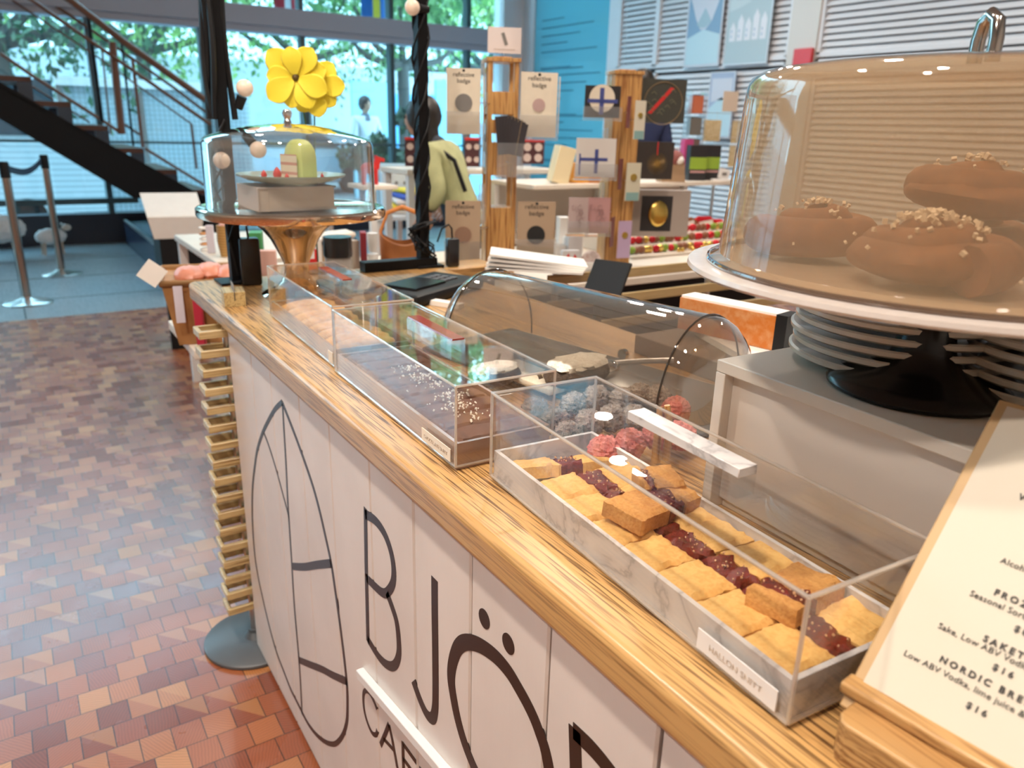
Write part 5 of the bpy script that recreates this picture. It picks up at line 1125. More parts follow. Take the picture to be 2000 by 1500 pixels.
# orange leather basket
p = PY(785, 480, 2.60); t = thing('leather_basket', 'orange brown leather basket with arched handle, left of the slim pole', 'basket', (PY(787, 480, 2.62).x, 2.62, TT), R(-20)); t.scale = (1, 1, 1.45)
mb = MB(); rg = []
for i in range(9):
    u = i / 8; rg.append([(.082 * (1 + .03 * u) * math.cos(a), .060 * (1 + .03 * u) * math.sin(a), .005 + .115 * u + .012 * u * math.cos(2 * a)) for a in [2 * PI * k / 40 for k in range(40)]])
for i in range(8):
    u = 1 - i / 8; rg.append([(.077 * (1 + .03 * u) * math.cos(a), .055 * (1 + .03 * u) * math.sin(a), .010 + .113 * u + .012 * u * math.cos(2 * a)) for a in [2 * PI * k / 40 for k in range(40)]])
mb.loft(rg); mb.build('basket_body', mat('saddle_leather', (.34, .12, .035), .45, var=.1, scale=30), t)
mb = MB(); mb.tube([(-.078, 0, .08), (-.08, 0, .14), (-.055, 0, .185), (0, 0, .20), (.055, 0, .185), (.08, 0, .14), (.078, 0, .08)], .006, 10); mb.build('handle', mat('orange_leather', (.70, .25, .06), .5), t)
mb = MB(); mb.ball((.02, -.062, .075), .005, 10, 8); mb.build('rivet', M_chrome, t)
# goods around the far cake stand
def letterH(t, W, H, d):
    mb = MB(); mb.box(-W / 2, W / 2, 0, d, 0, H); mb.build('box_body', M_paper, t, smooth=False)
    for a, b, c, e in ((-.30, -.12, .15, .85), (.12, .30, .15, .85), (-.12, .12, .5, .7)): rect_on(t, a * W, b * W, c * H, e * H, M_red, 'red_mark')
item('white carton with a bold red mark, right of the metal stem', 'carton', 'white_carton', (590, 628, 468), 2.48, TT, M_paper, parts=letterH, lean=0)
def jar(t, W, H, d):
    mb = MB(); mb.lathe([(.001, 0), (W * .45, 0), (W * .47, .008), (W * .47, H * .68), (.001, H * .68)], 28); mb.build('jar_body', mat('grey_label', (.40, .37, .34), .4), t)
    mb = MB(); mb.lathe([(.001, H * .68), (W * .52, H * .68), (W * .54, H * .72), (W * .52, H), (.001, H)], 28); mb.build('black_lid', M_blacks, t)
item('grey jar with a wide black lid behind the first handle', 'jar', 'black_lidded_jar', (632, 686, 462), 2.52, TT, M_gr, parts=jar)
o = MB().rbox(-.11, .11, -.08, .08, 0, .022, .012).build('cream_tray', M_shelf); p = PY(650, 455, 2.75); o.location = (p.x, 2.85, TT + .155); o.rotation_euler = (R(-3), R(-5), R(-10)); tag(o, 'rounded cream tray on the carton stack behind the jar', 'tray')
o = MB().box(-.09, .09, -.06, .06, 0, .14).build('carton_stack', M_kraft, bevel=.003); o.location = (p.x, 2.86, TT + .0005); o.rotation_euler = (0, 0, R(-10)); tag(o, 'brown carton under the cream tray', 'carton')
item('dark red book standing left of the leather basket', 'book', 'red_book', (704, 716, 455), 2.60, TT, mat('wine_red', (.26, .02, .03), .5))
def cups(t, W, H, d):
    for i in range(3):
        mb = MB(); z = H * i / 3; mb.lathe([(.001, z), (W * .34, z), (W * .46, z + H * .18), (W * .48, z + H * .29), (W * .44, z + H * .29), (.001, z + H * .26)], 24); mb.build('cup', [M_shelf, M_white, M_white][i], t)
item('stack of three small cups between the red book and the basket', 'cups', 'cup_stack', (716, 738, 450), 2.56, TT, M_white, parts=cups)
item('cream pamphlet box leaning beside the red book', 'box', 'pamphlet_box', (688, 704, 470), 2.62, TT, mat('pamphlet', (.45, .36, .28), .6), rz=10)
# wicker basket, bracelets and boxes on the left table
def wick(t, W, H, d):
    mb = MB(); mb.lathe([(.001, 0), (W * .38, 0), (W * .5, H * .5), (W * .47, H), (W * .43, H), (W * .44, H * .5), (.001, .01)], 28); mb.build('woven_body', stripes('wicker', (.52, .30, .10), (.36, .19, .05), 2, .012, .5), t)
    mb = MB(); mb.ball((0, 0, H), W * .36, 14, 8, (1, 1, .4), .2); mb.build('pink_contents', mat('pink_stuffing', (.70, .40, .34), .7), t)
item('small woven wicker basket left of the thick black pole', 'basket', 'wicker_basket', (422, 462, 440), 3.55, TT, M_kraft, parts=wick)
def bang(t, W, H, d):
    for i in range(5):
        mb = MB(); z = .006 + H * i / 5; mb.tube([(W * .4 * math.cos(k * PI / 10), W * .4 * math.sin(k * PI / 10), z) for k in range(20)], .006, 8, closed=True); mb.build('bangle', mat('orange_bangle', (.70, .34, .14), .3) if i % 2 else M_paper, t)
item('stack of orange and cream bangles on the white shelf top', 'bangles', 'bangle_stack', (388, 410, 438), 3.75, TT, M_kraft, parts=bang)
item('lilac white price card standing on the white shelf top', 'card', 'price_card', (402, 418, 440), 3.66, TT, mat('lilac_white', (.66, .62, .70), .5), depth=.01)
item('green and white packet behind the metal stem', 'packet', 'green_packet', (486, 512, 455), 2.55, TT, mat('leaf_green', (.06, .30, .10), .5))
item('red and white small packet beside the metal stem base', 'packet', 'red_packet', (500, 540, 490), 2.45, TT, mat('red_white', (.66, .40, .34), .5), depth=.03)
# hanging gift bags at the counter end
t = thing('bread_bag_basket', 'open basket of brown paper wrapped loaves beyond the left counter end', 'basket', (.50, 2.52, .72), R(-10))
mb = MB(); mb.loft([[(-.10, -.10, 0), (.12, -.10, 0), (.12, .12, 0), (-.10, .12, 0)], [(-.13, -.13, .19), (.15, -.13, .19), (.15, .15, .19), (-.13, .15, .19)]]); mb.build('wicker_side', mat('brown_bag', (.40, .20, .07), .6, var=.2, scale=18), t, smooth=False)
mb = MB(); mb.tube([(-.13, -.13, .195), (.15, -.13, .195), (.15, .15, .195), (-.13, .15, .195)], .010, 8, closed=True); mb.build('rim', mat('rim_brown', (.30, .16, .06), .6), t)
for i in range(3):
    mb = MB(); mb.ball((-.05 + .06 * i, -.02 + .04 * (i % 2), .20), .05, 18, 10, (.9, 1.5, .55), .15, i, 3); mb.build('wrapped_loaf', mat('pink_wrap', (.66, .26, .17), .4, var=.2, scale=15), t)
mb = MB(); Mx = Matrix.Translation((-.15, -.14, .23)) @ Matrix.Rotation(R(40), 4, 'Y'); mb.box(-.03, .03, 0, .002, -.03, .03, Mx); mb.build('white_tag', M_paper, t, smooth=False)
mb = MB(); mb.box(-.10, -.075, -.145, -.143, .08, .19); mb.build('price_strip', mat('lilac_white', (.66, .62, .70)), t, smooth=False)
t = table('low stand under the basket of loaves past the counter end', .41, .74, 2.36, 2.78, .7195, name='low_stand', cat='stand', legs=False)
mb = MB(); mb.box(.20, .30, .12, .30, 0, .6895); mb.build('post', M_leg, t, smooth=False)
item('dark red packet on the low stand in front of the loaves', 'packet', 'crimson_packet', (374, 392, 560), 2.365, .72, mat('crimson', (.45, .02, .05), .5), depth=.03)
# table further back with scarves, boxes, dolls
t = table('round white table by the window with scarves and boxes', PY(700, 430, 5.2).x, PY(860, 430, 5.2).x, 4.9, 5.9, .78, m=mat('blue_white', (.66, .72, .78), .5))
def cloth(t, W, H, d):
    for i, c in enumerate([(.66, .62, .60), (.80, .62, .05), (.72, .68, .66), (.06, .12, .52), (.80, .66, .06)]):
        mb = MB(); Mx = Matrix.Rotation(R(-14 + 9 * i), 4, 'Z'); mb.rbox(-W * .5 + .03 * i, W * .45 - .02 * i, -d / 2, d / 2, i * H / 5, (i + .9) * H / 5, .02, M=Mx); mb.build('folded_cloth', mat('cloth%d' % i, c, .9), t)
item('heap of folded yellow, blue and white cloths on the window table', 'cloths', 'cloth_heap', (752, 862, 368), 5.1, .7805, M_paper, parts=cloth, depth=.35)
def dots(t, W, H, d):
    mb = MB(); mb.box(-W / 2, W / 2, 0, d, 0, H); mb.build('box_body', mat('blue_white', (.66, .72, .78)), t, bevel=.004)
    for x in (-.3, 0, .3): disc_on(t, x * W, H * .72, W * .06, M_gr, 'dark_dot')
item('pale box with dark dots and rounded lid on the window table', 'box', 'dotted_box', (748, 800, 338), 5.40, .7805, M_white, parts=dots, depth=.3)
item('flat pale blue bundle lying behind the dotted box', 'bundle', 'blue_bundle', (740, 840, 322), 5.66, .7805, mat('ice_blue', (.50, .66, .74), .7), depth=.2)
t = thing('small_shelf', 'small white shelf on a post beside the dome, holding a red horse', 'shelf', (PY(742, 364, 3.6).x, 3.6, 0)); zz0 = PY(742, 360, 3.6).z
mb = MB(); mb.box(-.12, .06, -.08, .12, zz0 - .02, zz0); mb.build('board', M_shelf, t, bevel=.003); mb = MB(); mb.box(-.05, -.02, 0, .03, 0, zz0 - .02); mb.build('post', M_leg, t, smooth=False)
hs = thing('red_wooden_horse', 'red painted wooden horse standing on the small white shelf', 'figurine', (PY(722, 340, 3.6).x, 3.6, zz0 + .0005), R(-10))
mb = MB(); mb.ball((0, 0, .075), .035, 18, 12, (1.25, .55, .8)); mb.loft([[(.015, -.012, .08), (.045, -.012, .07), (.045, .012, .07), (.015, .012, .08)], [(.03, -.010, .135), (.055, -.010, .125), (.055, .010, .125), (.03, .010, .135)]])
mb.loft([[(.025, -.010, .135), (.03, -.010, .112), (.03, .010, .112), (.025, .010, .135)], [(.075, -.008, .120), (.072, -.008, .105), (.072, .008, .105), (.075, .008, .120)]]); mb.build('horse_body', M_red, hs)
for x in (-.03, .03):
    for y in (-.011, .011): mb = MB(); mb.cyl((x, y, 0), (x * .9, y, .07), .008, .011, 10); mb.build('leg', M_red, hs)
# calendars / CD cards with pale discs behind
for i, (q, l) in enumerate([((792, 830, 268, 325), 'left of the slim pole'), ((908, 938, 268, 326), 'between the pole and the left tower'), ((1020, 1060, 272, 320), 'right of the left tower')]):
    def cdc(t, W, H, d=0):
        for x in (-.24, .24):
            for z in (.25, .68): disc_on(t, x * W, z * H, W * .17, mat('pink_disc', (.62, .48, .42), .5), 'pale_disc')
        rect_on(t, -W / 2, W / 2, H * .9, H, M_red, 'red_header')
    t = card('dark red hanging card with four pale discs, %s' % l, 'card', q, 4.2, mat('dark_maroon', (.07, .02, .025), .4), name='bauble_card', deco=cdc, group=None)
tb = table('tall pale shelf holding the dark cards with pale discs', PY(770, 330, 4.3).x, PY(1062, 330, 4.3).x, 4.12, 4.5, PY(900, 329, 4.25).z, name='tall_shelf', cat='shelf')
# red sweets and baubles pile on the lower right
ylo = 2.72
zl = PY(1300, 505, ylo).z
t = thing('low_shelf', 'pale low shelf with red and gold wrapped sweets, lower right', 'shelf', (PY(1236, 500, ylo).x, ylo, 0)); WL = PY(1440, 480, ylo).x + .25 - t.location.x
zl = TT + .014
for i_ in range(3): mb = MB(); mb.box(0, WL, .09 * i_ + .015 * (i_ > 0), .09 * (i_ + 1) + .0148 if i_ < 2 else .5, TT, zl + .030 * i_); mb.build('tier', M_shelf, t, bevel=.003, seg=1)
M_gold = mat('gold', (.80, .55, .15), .25, metal=1)
rnd = random.Random(12); names = ['red', 'green', 'gold', 'brown']; cols = [(.60, .02, .03), (.22, .34, .03), (.7, .45, .12), (.25, .09, .04)]
mm = [mat('foil_red', cols[0], .25, metal=.3), mat('foil_green', cols[1], .3), M_gold, mat('foil_brown', cols[3], .3)]
for i in range(66):
    px = 1236 + (i % 22) * 9.5 + rnd.uniform(-3, 3); row_ = i // 22; y = ylo + .055 + row_ * .092; k = rnd.choice([0, 0, 3, 3, 2, 1])
    x = PY(px, 460, y).x; rr = .017 + .003 * rnd.random(); o = MB().ball((0, 0, rr), rr, 14, 10, (1.15, .9, 1), .06, i).build('wrapped_sweet', mm[k]); o.location = (x, y, zl + row_ * .030 + .0005); tag(o, '%s foil wrapped sweet in the heap on the low shelf' % names[k], 'sweet', 'wrapped sweets heap, %s ones' % names[k])
for i, (q, l) in enumerate([((1328, 1356, 430), 'left'), ((1362, 1392, 428), 'middle'), ((1396, 1412, 432), 'right')]):
    def bagp(t, W, H, d, i=i):
        mb = MB(); mb.loft([[(-W * .55, 0, 0), (W * .55, 0, 0), (W * .55, d, 0), (-W * .55, d, 0)], [(-W * .6, .0, H * .7), (W * .6, .0, H * .7), (W * .6, d, H * .7), (-W * .6, d, H * .7)], [(-W * .3, d * .4, H * 1.25), (W * .3, d * .4, H * 1.25), (W * .3, d * .6, H * 1.25), (-W * .3, d * .6, H * 1.25)]]); mb.build('bag_body', [mm[3], mm[0], mm[0]][i], t)
        mb = MB(); Mx = Matrix.Translation((0, -.004, H * .55)) @ Matrix.Rotation(R([-14, -10, -12][i]), 4, 'Y'); mb.box(-W * .36, W * .36, -.001, .001, -H * .26, H * .26, Mx); mb.build('white_tag', M_paper, t, smooth=False)
    item('gift bag of sweets with a white tag, %s of the three by the dome' % l, 'bag', 'sweet_bag', q, 3.03, zl + .0605, mm[0], parts=bagp, depth=.05, group=None)
for i, px in enumerate((1339, 1346, 1366, 1384)):
    o = MB().ball((0, 0, .011), .011, 14, 10).build('gold_bell', M_gold); o.location = (PY(px, 460, 2.70).x, 2.735, zl); o.location.y = 2.735; tag(o, 'shiny gold bell in front of the tagged bags', 'bell', 'gold bells on the low shelf')
# wood slats box below / posters on the louvres
def poster(label, l, r, tp, bt, m, deco):
    a = PX(l, (tp + bt) / 2, XW - .03); b = PX(r, (tp + bt) / 2, XW - .03); z0, z1 = PX((l + r) / 2, bt, XW - .03).z, PX((l + r) / 2, tp, XW - .03).z
    t = thing('wall_poster', label, 'poster', (XW - .03, a.y, z0)); W = a.y - b.y; H = z1 - z0
    mb = MB(); mb.box(-.006, .006, -W, 0, 0, H); mb.build('sheet', m, t, smooth=False)
    mb = MB()
    for q in ((-W, 0, 0, .014), (-W, 0, H - .014, H), (-W, -W + .014, .014, H - .014), (-.014, 0, .014, H - .014)): mb.box(-.010, -.0062, *q)
    mb.build('pale_border', mat('poster_border', (.62, .68, .76), .5), t, smooth=False); deco(t, W, H)
def pshape(t, pts, W, H, m, nm, x=-.0075):
    mb = MB(); n = len(pts); mb._add([(x, -u * W, v * H) for u, v in pts] + [(-.0062, -u * W, v * H) for u, v in pts], [tuple(range(n))] + [(i, (i + 1) % n, n + (i + 1) % n, n + i) for i in range(n)]); mb.build(nm, m, t, smooth=False)
def d1(t, W, H):
    a = mat('poster_blue', (.22, .36, .52), .5); pshape(t, [(.04, .03), (.96, .03), (.96, .9), (.85, .7), (.7, .5), (.55, .42), (.4, .42), (.25, .55), (.12, .72), (.04, .8)], W, H, a, 'blue_valley')
    pshape(t, [(.3, .48), (.5, .66), (.7, .5), (.55, .44), (.4, .44)], W, H, mat('poster_mid', (.36, .50, .58), .5), 'hill', -.0085)
    pshape(t, [(.04, .03), (.96, .03), (.96, .35), (.5, .42), (.04, .33)], W, H, mat('poster_light', (.50, .68, .76), .5), 'foreground', -.009)
def d2(t, W, H):
    pshape(t, [(.04, .62), (.3, .66), (.96, .82), (.96, .96), (.04, .96)], W, H, mat('poster_sky', (.52, .62, .66), .5), 'pale_sky')
    for k in range(5):
        u = .10 + .17 * k; h = .42 + .06 * (k % 2) + .02 * k; pshape(t, [(u, .28), (u + .13, .28), (u + .13, h), (u + .065, h + .08), (u, h)], W, H, mat('poster_house', (.70, .72, .78), .5), 'white_house', -.0085)
        for v in (.32, .38): pshape(t, [(u + .03, v), (u + .05, v), (u + .05, v + .03), (u + .03, v + .03)], W, H, a_w, 'house_window', -.0092)
a_w = mat('poster_blue', (.22, .36, .52), .5)
poster('blue poster of a valley between two dark slopes on the louvres', 1343, 1412, -45, 130, mat('poster_pale', (.60, .62, .70), .5), d1)
poster('pale green blue poster with a row of white houses on the louvres', 1421, 1508, -48, 126, mat('poster_grey', (.42, .53, .58), .5), d2)
def d3(t, W, H): pshape(t, [(.05, .03), (.95, .03), (.95, .5), (.5, .62), (.05, .45)], W, H, mat('poster_light', (.50, .68, .76)), 'foreground'); pshape(t, [(.1, .55), (.9, .6), (.9, .9), (.1, .9)], W, H, mat('poster_pale', (.60, .62, .70)), 'pale_sky')
poster('lower blue grey poster partly hidden by small cards', 1383, 1432, 140, 270, mat('poster_mid2', (.38, .46, .62), .5), d3)
p = PX(1568, 108, XW - .05); o = MB().box(-.04, .0, -.10, .10, -.12, .06).build('fire_alarm', M_red, bevel=.004); o.location = (XW - .021, p.y, p.z); tag(o, 'small dark red box on the pale post above the amber dome', 'wall box')
# ================================================================== STAIRS AND LEFT SIDE
YS = 8.7
def xz(px, py, y=YS): p = PY(px, py, y); return (p.x, p.z)
st_ = thing('open_staircase', 'open steel staircase with black stringer and wooden treads by the window', 'staircase', (0, YS, 0))
def lnx(a, b, x): return a[1] + (b[1] - a[1]) * (x - a[0]) / (b[0] - a[0])
t0, t1 = xz(0, 160), xz(405, 398); b0_, b1_ = xz(0, 232), xz(260, 386)
xl = -3.2
top = [(xl, lnx(t0, t1, xl)), t1, (t1[0], b1_[1] - .02), b1_, (xl, lnx(b0_, b1_, xl))]
mb = MB(); mb.prism([(x, z) for x, z in top], 0, .06, Matrix.Rotation(R(90), 4, 'X')); mb.build('stringer', M_black, st_, smooth=False)
mb = MB(); mb.prism([(x, z) for x, z in top], -1.36, -1.30, Matrix.Rotation(R(90), 4, 'X')); mb.build('stringer', M_black, st_, smooth=False)
M_tr = mat('tread_wood', (.10, .035, .02), .45); M_rb = mat('rust_rail', (.17, .075, .045), .45); M_br = mat('steel_bracket', (.03, .045, .07), .4)
tr = [(62, 138, 199), (137, 213, 245), (207, 282, 291), (277, 348, 333), (345, 412, 374)]
dx = xz(138, 199)[0] - xz(62, 199)[0]; x4, z4 = xz(345, 374); x0_, z0_ = xz(62, 199); sx_, sz_ = (x4 - x0_) / 4, (z4 - z0_) / 4
for i in range(-6, 5):
    x, z = x0_ + i * sx_, z0_ + i * sz_
    if z < .3 or z > 3.4: continue
    mb = MB(); mb.box(x, x + dx, 0.0, 1.30, z - .035, z + .012); mb.build('tread', M_tr, st_, bevel=.004)
    for yy_ in (0.0, 1.26): mb = MB(); mb.prism([(x + dx * .62, z - .036), (x + dx, z - .036), (x + dx * .98, z - .036 + sz_ * 1.0), (x + dx * .62, z - .036 + sz_ * .95)], -yy_ - .04, -yy_ , Matrix.Rotation(R(90), 4, 'X')); mb.build('tread_bracket', M_br, st_, smooth=False)
def rail(pts, y, r, nm='handrail', m=None):
    P_ = [PY(a, b, y) - Vector((0, YS, 0)) for a, b in pts]
    mb = MB(); mb.tube(P_, r, 8); return mb.build(nm, m or M_rb, st_)
rail([(60, -50), (137, 0), (240, 80), (415, 205)], 8.62, .032)
rail([(0, -37), (62, 0), (411, 243)], 8.62, .017, 'guard_wire'); rail([(0, 104), (62, 147), (215, 245), (236, 260)], 8.66, .016, 'guard_wire')
rail([(20, -50), (92, 0), (218, 86), (335, 168), (411, 226)], 10.0 - .12, .016, 'guard_wire'); rail([(23, 0), (200, 118), (375, 243), (383, 320)], 9.86, .010, 'guard_wire')
rail([(236, 238), (275, 264)], 9.86, .014, 'guard_wire'); rail([(283, 290), (400, 362)], 8.66, .014, 'guard_wire'); rail([(62, 168), (105, 195)], 9.8, .010, 'guard_wire'); rail([(140, 217), (175, 239)], 9.8, .010, 'guard_wire')
rail([(171, 28), (185, 130), (199, 238)], 8.64, .018, 'baluster', M_black); rail([(219, 82), (238, 262)], 8.66, .036, 'baluster'); rail([(259, 117), (279, 288)], 8.66, .016, 'baluster')
rail([(199, 95), (216, 262)], 9.8, .010, 'baluster'); rail([(237, 78), (261, 290)], 9.8, .012, 'baluster', M_black); rail([(374, 243), (384, 330)], 9.7, .014, 'baluster')
ml_ = min(z for x, z in top)
# dark plinth block that the stairs come down to
c0 = PZ(245, 472, 0); c1 = PZ(308, 545, 0)
t = thing('dark_plinth', 'dark blue black plinth at the foot of the stairs', 'plinth', (1.10, 7.55, 0)); 
mb = MB(); mb.box(0, 1.9, 0, 2.2, 0, .26); mb.build('plinth_body', mat('blue_black', (.018, .035, .07), .25, spec=.6), t, bevel=.006); mb = MB(); mb.box(0, .03, 0, 2.2, .26, .28); mb.build('edge_strip', M_steel, t)
# dark cabinet with tilted white box
p = PZ(312, 548, 0); 
t = thing('dark_cabinet', 'black low cabinet behind the counter end under the tilted white box', 'cabinet', (1.02, 6.6, 0)); mb = MB(); mb.box(0, 1.5, 0, .6, 0, .44); mb.build('cabinet_body', M_blackp, t, bevel=.005); mb = MB(); mb.box(.1, .45, -.006, -.001, .10, .20); mb.build('brown_panel', mat('brown_panel', (.14, .10, .07), .5), t); mb = MB(); mb.box(.05, .5, .05, .35, .44, .60); mb.build('riser_block', M_blackp, t)
a = PY(272, 386, 5.0); b = PY(380, 386, 5.0); c = PY(290, 425, 5.0); d = PY(300, 468, 5.0)
t = thing('white_lectern_box', 'tilted white folded box on a dark stand, left of the far cake stand', 'box', ((a.x + b.x) / 2 + .03, 5.0, d.z), R(-8))
W = (b.x - a.x); H = c.z - d.z; H2 = a.z - c.z
mb = MB(); mb.loft([[(-W * .42, 0, 0), (W * .44, 0, 0), (W * .44, .16, 0), (-W * .42, .16, 0)], [(-W * .5, -.03, H), (W * .52, -.03, H), (W * .52, .20, H), (-W * .5, .20, H)]]); mb.build('lower_tray', M_paper, t, smooth=False)
mb = MB(); mb.loft([[(-W * .5, -.03, H + .001), (W * .52, -.03, H + .001), (W * .52, -.02, H + .008), (-W * .5, -.02, H + .008)], [(-W * .58, .20, H + H2), (W * .48, .20, H + H2), (W * .48, .21, H + H2 + .007), (-W * .58, .21, H + H2 + .007)]]); mb.build('open_lid', M_paper, t, smooth=False)
o = MB().box(-.10, .12, 0, .18, 0, d.z - .0005).build('dark_stand', M_blackp, bevel=.003); o.location = (t.location.x, 5.01, 0); o.rotation_euler = (0, 0, R(-8)); tag(o, 'narrow black stand carrying the tilted white box', 'stand')
# queue posts
def stanchion(label, px, py, belt=False):
    p = PZ(px, py, 0); t = thing('queue_post', label, 'stanchion', (p.x, p.y, .0015), group=None)
    mb = MB(); mb.lathe([(.001, 0), (.165, 0), (.168, .006), (.160, .012), (.10, .024), (.045, .042), (.030, .050)], 48); mb.build('base', M_steel, t)
    mb = MB(); mb.lathe([(.030, .045), (.030, .93)], 28); mb.build('tube', mat('bronze_steel', (.40, .32, .27), .25, metal=1), t)
    mb = MB(); mb.lathe([(.001, .93), (.034, .93), (.034, 1.03), (.030, 1.045), (.001, 1.045)], 28); mb.build('belt_head', M_blackp, t); return t
s1 = stanchion('nearer queue post with brushed base at the far left', 55, 592); s2 = stanchion('farther queue post with black belt head, right of the near one', 122, 536)
a = Vector(s1.location) + Vector((.03, .03, .99)); b = Vector(s2.location) + Vector((-.03, -.03, .99)); mb = MB(); rg = []
for i in range(11):
    u = i / 10; p = a.lerp(b, u); sg = -.05 * math.sin(PI * u); rg.append([(p.x, p.y, p.z + sg - .025), (p.x + .002, p.y, p.z + sg - .025), (p.x + .002, p.y, p.z + sg + .025), (p.x, p.y, p.z + sg + .025)])
mb.loft(rg); o = mb.build('queue_belt', mat('navy_belt', (.01, .012, .04), .6)); tag(o, 'dark navy belt strung between the two queue posts', 'belt')
# white sheep figures
M_wool = crumb_mat('white_wool', (.72, .74, .74), (.55, .57, .58), 30, .9, .6); M_lw = mat('pale_leg_wood', (.45, .36, .28), .6)
def sheep(label, px, py, s, rz):
    p = PZ(px, py, 0); t = thing('sheep_figure', label, 'sheep figure', (p.x, p.y, .0015), R(rz)); t.scale = (s, s, s)
    mb = MB(); mb.ball((0, 0, .42), .23, 28, 18, (1.45, .85, .82), .14, 4, 4); mb.build('woolly_body', M_wool, t)
    mb = MB(); mb.ball((-.36, 0, .60), .085, 18, 12, (1.3, .75, .9)); mb.build('head', mat('pale_face', (.60, .56, .50), .6), t)
    for y in (-.07, .07): mb = MB(); mb.ball((-.30, y * 1.5, .68), .035, 12, 8, (.6, 1.5, .8)); mb.build('ear', M_wool, t)
    for x in (-.2, .2):
        for y in (-.09, .09): mb = MB(); mb.cyl((x, y, 0), (x * .9, y, .30), .022, .030, 12); mb.build('leg', M_lw, t)
sheep('larger white woolly sheep figure behind the nearer queue post', 8, 508, .72, 20); sheep('smaller white sheep figure behind the farther queue post', 105, 497, .44, 195)
# ================================================================== PEOPLE
def skin_body(name, joints, edges, m, parent, subs=2, root=0):
    me = bpy.data.meshes.new(name); me.from_pydata([j[0] for j in joints], edges, []); o = bpy.data.objects.new(name, me); COL.objects.link(o); me.materials.append(m)
    sk = o.modifiers.new('skin', 'SKIN'); 
    for i, j in enumerate(joints): me.skin_vertices[0].data[i].radius = (j[1], j[2] if len(j) > 2 else j[1])
    me.skin_vertices[0].data[root].use_root = True; sk.use_smooth_shade = True
    sd = o.modifiers.new('sub', 'SUBSURF'); sd.levels = subs; sd.render_levels = subs; o.parent = parent; return o
M_skin = mat('skin', (.52, .30, .20), .5); M_hair = mat('dark_hair', (.012, .008, .006), .45, bump=.5, scale=90); M_jean = mat('dark_trousers', (.03, .035, .05), .8)
def person(label, loc, rz, h, coat, trousers, bend=0.0, hair_len=.1, arms='down', collar=None):
    """h: standing height; figure faces -y in its own frame"""
    t = thing('person', label, 'person', loc, rz); k = h / 1.7; fb = lambda z: -bend * max(0, z - .95) # forward shift of the upper body
    def J(x, y, z, r, r2=None): return ((x * k, (y + fb(z)) * k, z * k - (bend * .25 * max(0, z - .95)) * k), r * k, (r2 or r) * k)
    js = [J(0, 0, .98, .135, .10), J(0, 0, 1.16, .125, .095), J(0, 0, 1.34, .15, .10), J(0, 0, 1.43, .07), J(0, -.01, 1.50, .05),
          J(.18, 0, 1.39, .058), J(.22, -.02, 1.15, .048), J(.23, -.14 if arms == 'fwd' else -.03, .93 if arms != 'fwd' else 1.02, .040),
          J(-.18, 0, 1.39, .058), J(-.22, -.02, 1.15, .048), J(-.23, -.16 if arms == 'fwd' else -.03, .93 if arms != 'fwd' else 1.04, .040),
          J(.095, 0, .88, .092), J(.10, -.01, .50, .062), J(.10, .01, .10, .045), J(.10, -.12, .045, .040), J(-.095, 0, .88, .092), J(-.10, -.01, .50, .062), J(-.10, .01, .10, .045), J(-.10, -.12, .045, .040)]
    eg = [(0, 1), (1, 2), (2, 3), (3, 4), (2, 5), (5, 6), (6, 7), (2, 8), (8, 9), (9, 10), (0, 11), (11, 12), (12, 13), (13, 14), (0, 15), (15, 16), (16, 17), (17, 18)]
    skin_body('body', js, eg, trousers, t)
    cj = [J(0, 0.0, .88, .165, .125), J(0, 0, 1.0, .155, .12), J(0, 0, 1.16, .145, .115), J(0, 0, 1.34, .165, .118), J(0, 0, 1.44, .075), J(.185, 0, 1.385, .075), J(.225, -.02, 1.15, .064), J(.235, -.13 if arms == 'fwd' else -.03, .97 if arms != 'fwd' else 1.04, .052),
          J(-.185, 0, 1.385, .075), J(-.225, -.02, 1.15, .064), J(-.235, -.15 if arms == 'fwd' else -.03, .97 if arms != 'fwd' else 1.06, .052)]
    skin_body('jacket', cj, [(0, 1), (1, 2), (2, 3), (3, 4), (3, 5), (5, 6), (6, 7), (3, 8), (8, 9), (9, 10)], coat, t)
    hc = Vector(J(0, -.02, 1.60, 0)[0]); r = .105 * k
    mb = MB(); rg = []
    for i in range(15):
        a = -PI / 2 + PI * i / 14; ring = []
        for q in range(24):
            b = 2 * PI * q / 24; x, y, z = math.cos(a) * math.cos(b), math.cos(a) * math.sin(b), math.sin(a)
            jaw = 1 - .28 * max(0, -z) * (1 if y < 0.3 else .6); nose = .16 * math.exp(-((x / .16) ** 2 + ((z + .12) / .22) ** 2)) if y < 0 else 0
            sock = -.06 * (math.exp(-(((abs(x) - .36) / .15) ** 2 + ((z - .08) / .12) ** 2)) if y < 0 else 0)
            ring.append((hc.x + x * r * .78 * jaw, hc.y + y * r * .92 * (1 + nose + sock), hc.z + z * r * 1.12))
        rg.append(ring)
    mb.loft(rg)
    for s in (-1, 1): mb.ball((hc.x + s * r * .80, hc.y + .01 * k, hc.z - .01 * k), .022 * k, 10, 8, (.4, .8, 1.3))
    mb.cyl((hc.x, hc.y + .02 * k, hc.z - r * 1.4), (hc.x, hc.y + .01, hc.z - r * .6), .045 * k, n=14); mb.build('head', M_skin, t)
    mb = MB()
    for s in (-1, 1): mb.ball((hc.x + s * r * .30, hc.y - r * .84, hc.z + r * .1), .011 * k, 10, 8)
    mb.build('eyes', M_ink, t)
    mb = MB(); mb.tube([(hc.x - .022 * k, hc.y - r * .84, hc.z - r * .52), (hc.x, hc.y - r * .88, hc.z - r * .53), (hc.x + .022 * k, hc.y - r * .84, hc.z - r * .52)], .004 * k, 6); mb.build('mouth', mat('lips', (.36, .12, .10), .5), t)
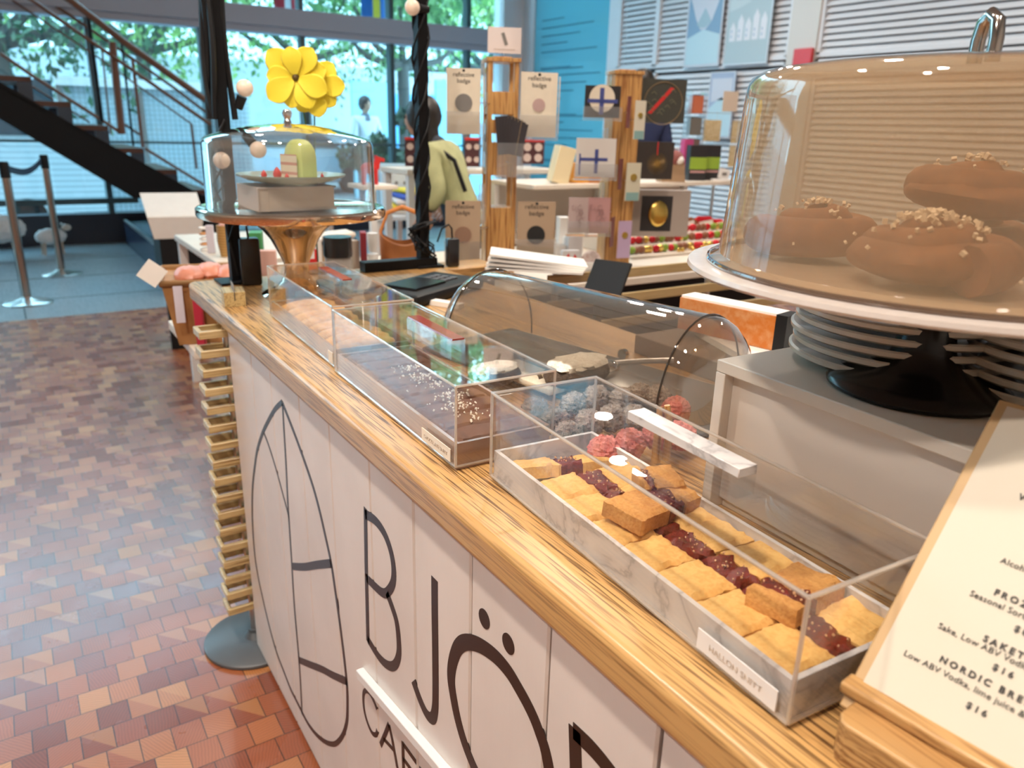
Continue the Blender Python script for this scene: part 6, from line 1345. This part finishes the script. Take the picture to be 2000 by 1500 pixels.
    mb = MB(); mb.ball((hc.x, hc.y + r * .17, hc.z + r * .20), r * 1.06, 24, 16, (.90, .98, 1.06), .06, 2, 5)
    if hair_len > .1: mb.loft([[(hc.x + r * .95 * math.cos(q), hc.y + r * .35 + r * .62 * math.sin(q), z_) for q in [2 * PI * u / 18 for u in range(18)]] for z_ in (hc.z + r * .3, hc.z - r * .6)] + [[(hc.x + r * 1.0 * math.cos(q), hc.y + r * .8 + r * .42 * math.sin(q), hc.z - hair_len * k) for q in [2 * PI * u / 18 for u in range(18)]]])
    mb.build('hair', M_hair, t)
    for s, e in ((1, 7), (-1, 10)):
        w_ = Vector(js[e][0]); hand = thing_child('hand', t)
        mb = MB(); d = (w_ - Vector(js[e - 1][0])).normalized(); Mh = Matrix.Translation(w_) @ d.to_track_quat('Z', 'X').to_matrix().to_4x4()
        rg = [[(.034 * k * a_ * math.cos(q), .015 * k * b_ * math.sin(q), z_ * k) for q in [2 * PI * u / 14 for u in range(14)]] for a_, b_, z_ in ((.8, 1.3, -.02), (1.0, 1.2, .02), (1.25, 1.0, .06), (1.2, .9, .09))]
        mb.loft(rg, M=Mh)
        for f_, (xo, L_) in enumerate(((-.030, .062), (-.010, .074), (.011, .070), (.031, .055))):
            mb.tube([Mh @ Vector((xo * k, 0, .082 * k)), Mh @ Vector((xo * 1.05 * k, .006 * k, (.085 + L_ * .45) * k)), Mh @ Vector((xo * 1.05 * k, .022 * k, (.085 + L_ * .95) * k))], [.0085 * k, .0078 * k, .0062 * k], 8)
        mb.tube([Mh @ Vector((-.034 * k, .004 * k, .02 * k)), Mh @ Vector((-.056 * k, .012 * k, .055 * k)), Mh @ Vector((-.058 * k, .022 * k, .085 * k))], [.011 * k, .0095 * k, .007 * k], 8)
        bpy.data.objects.remove(hand); mb.build('hand', M_skin, t)
    for s in (1, -1):
        mb = MB(); mb.loft([[(s * .10 * k + .045 * k * c_ * math.cos(q), -.06 * k + .125 * k * c_ * math.sin(q), z_ * k) for q in [2 * PI * u / 20 for u in range(20)]] for c_, z_ in ((1, 0), (1.05, .02), (1, .05), (.7, .085))]); mb.build('shoe', M_blackp, t)
    return t
def thing_child(n, p): o = bpy.data.objects.new(n, None); COL.objects.link(o); return o
M_gj = mat('olive_jacket', (.40, .41, .21), .8, var=.12, scale=14, bump=.6)
p = PY(888, 330, 3.8); g = person('person in a pale olive green jacket with long dark hair, bending over the goods', (p.x + .09, 3.82, 0), R(-138), 1.56, M_gj, M_jean, bend=.42, hair_len=.34, arms='fwd')
mb = MB()
k_ = 1.6 / 1.7
mb.tube([(.12, -.26, 1.12), (.125, -.255, 1.22), (.13, -.16, 1.285), (.13, -.03, 1.20), (.12, .03, 1.04)], .012, 8); mb.build('bag_strap', M_blackp, g)
p = PY(1240, 300, 4.9); person('person in dark navy with short dark hair, mostly hidden behind the right tower', (p.x + .02, 4.9, 0), R(-20), 1.80, M_navy, M_jean, hair_len=.08)
p = PY(718, 300, 12.2); person('person in a pale shirt standing on the pavement outside', (p.x, 12.25, -.02), R(10), 1.78, mat('pale_shirt', (.66, .70, .74), .8), mat('grey_trousers', (.12, .14, .18), .8), hair_len=.08)
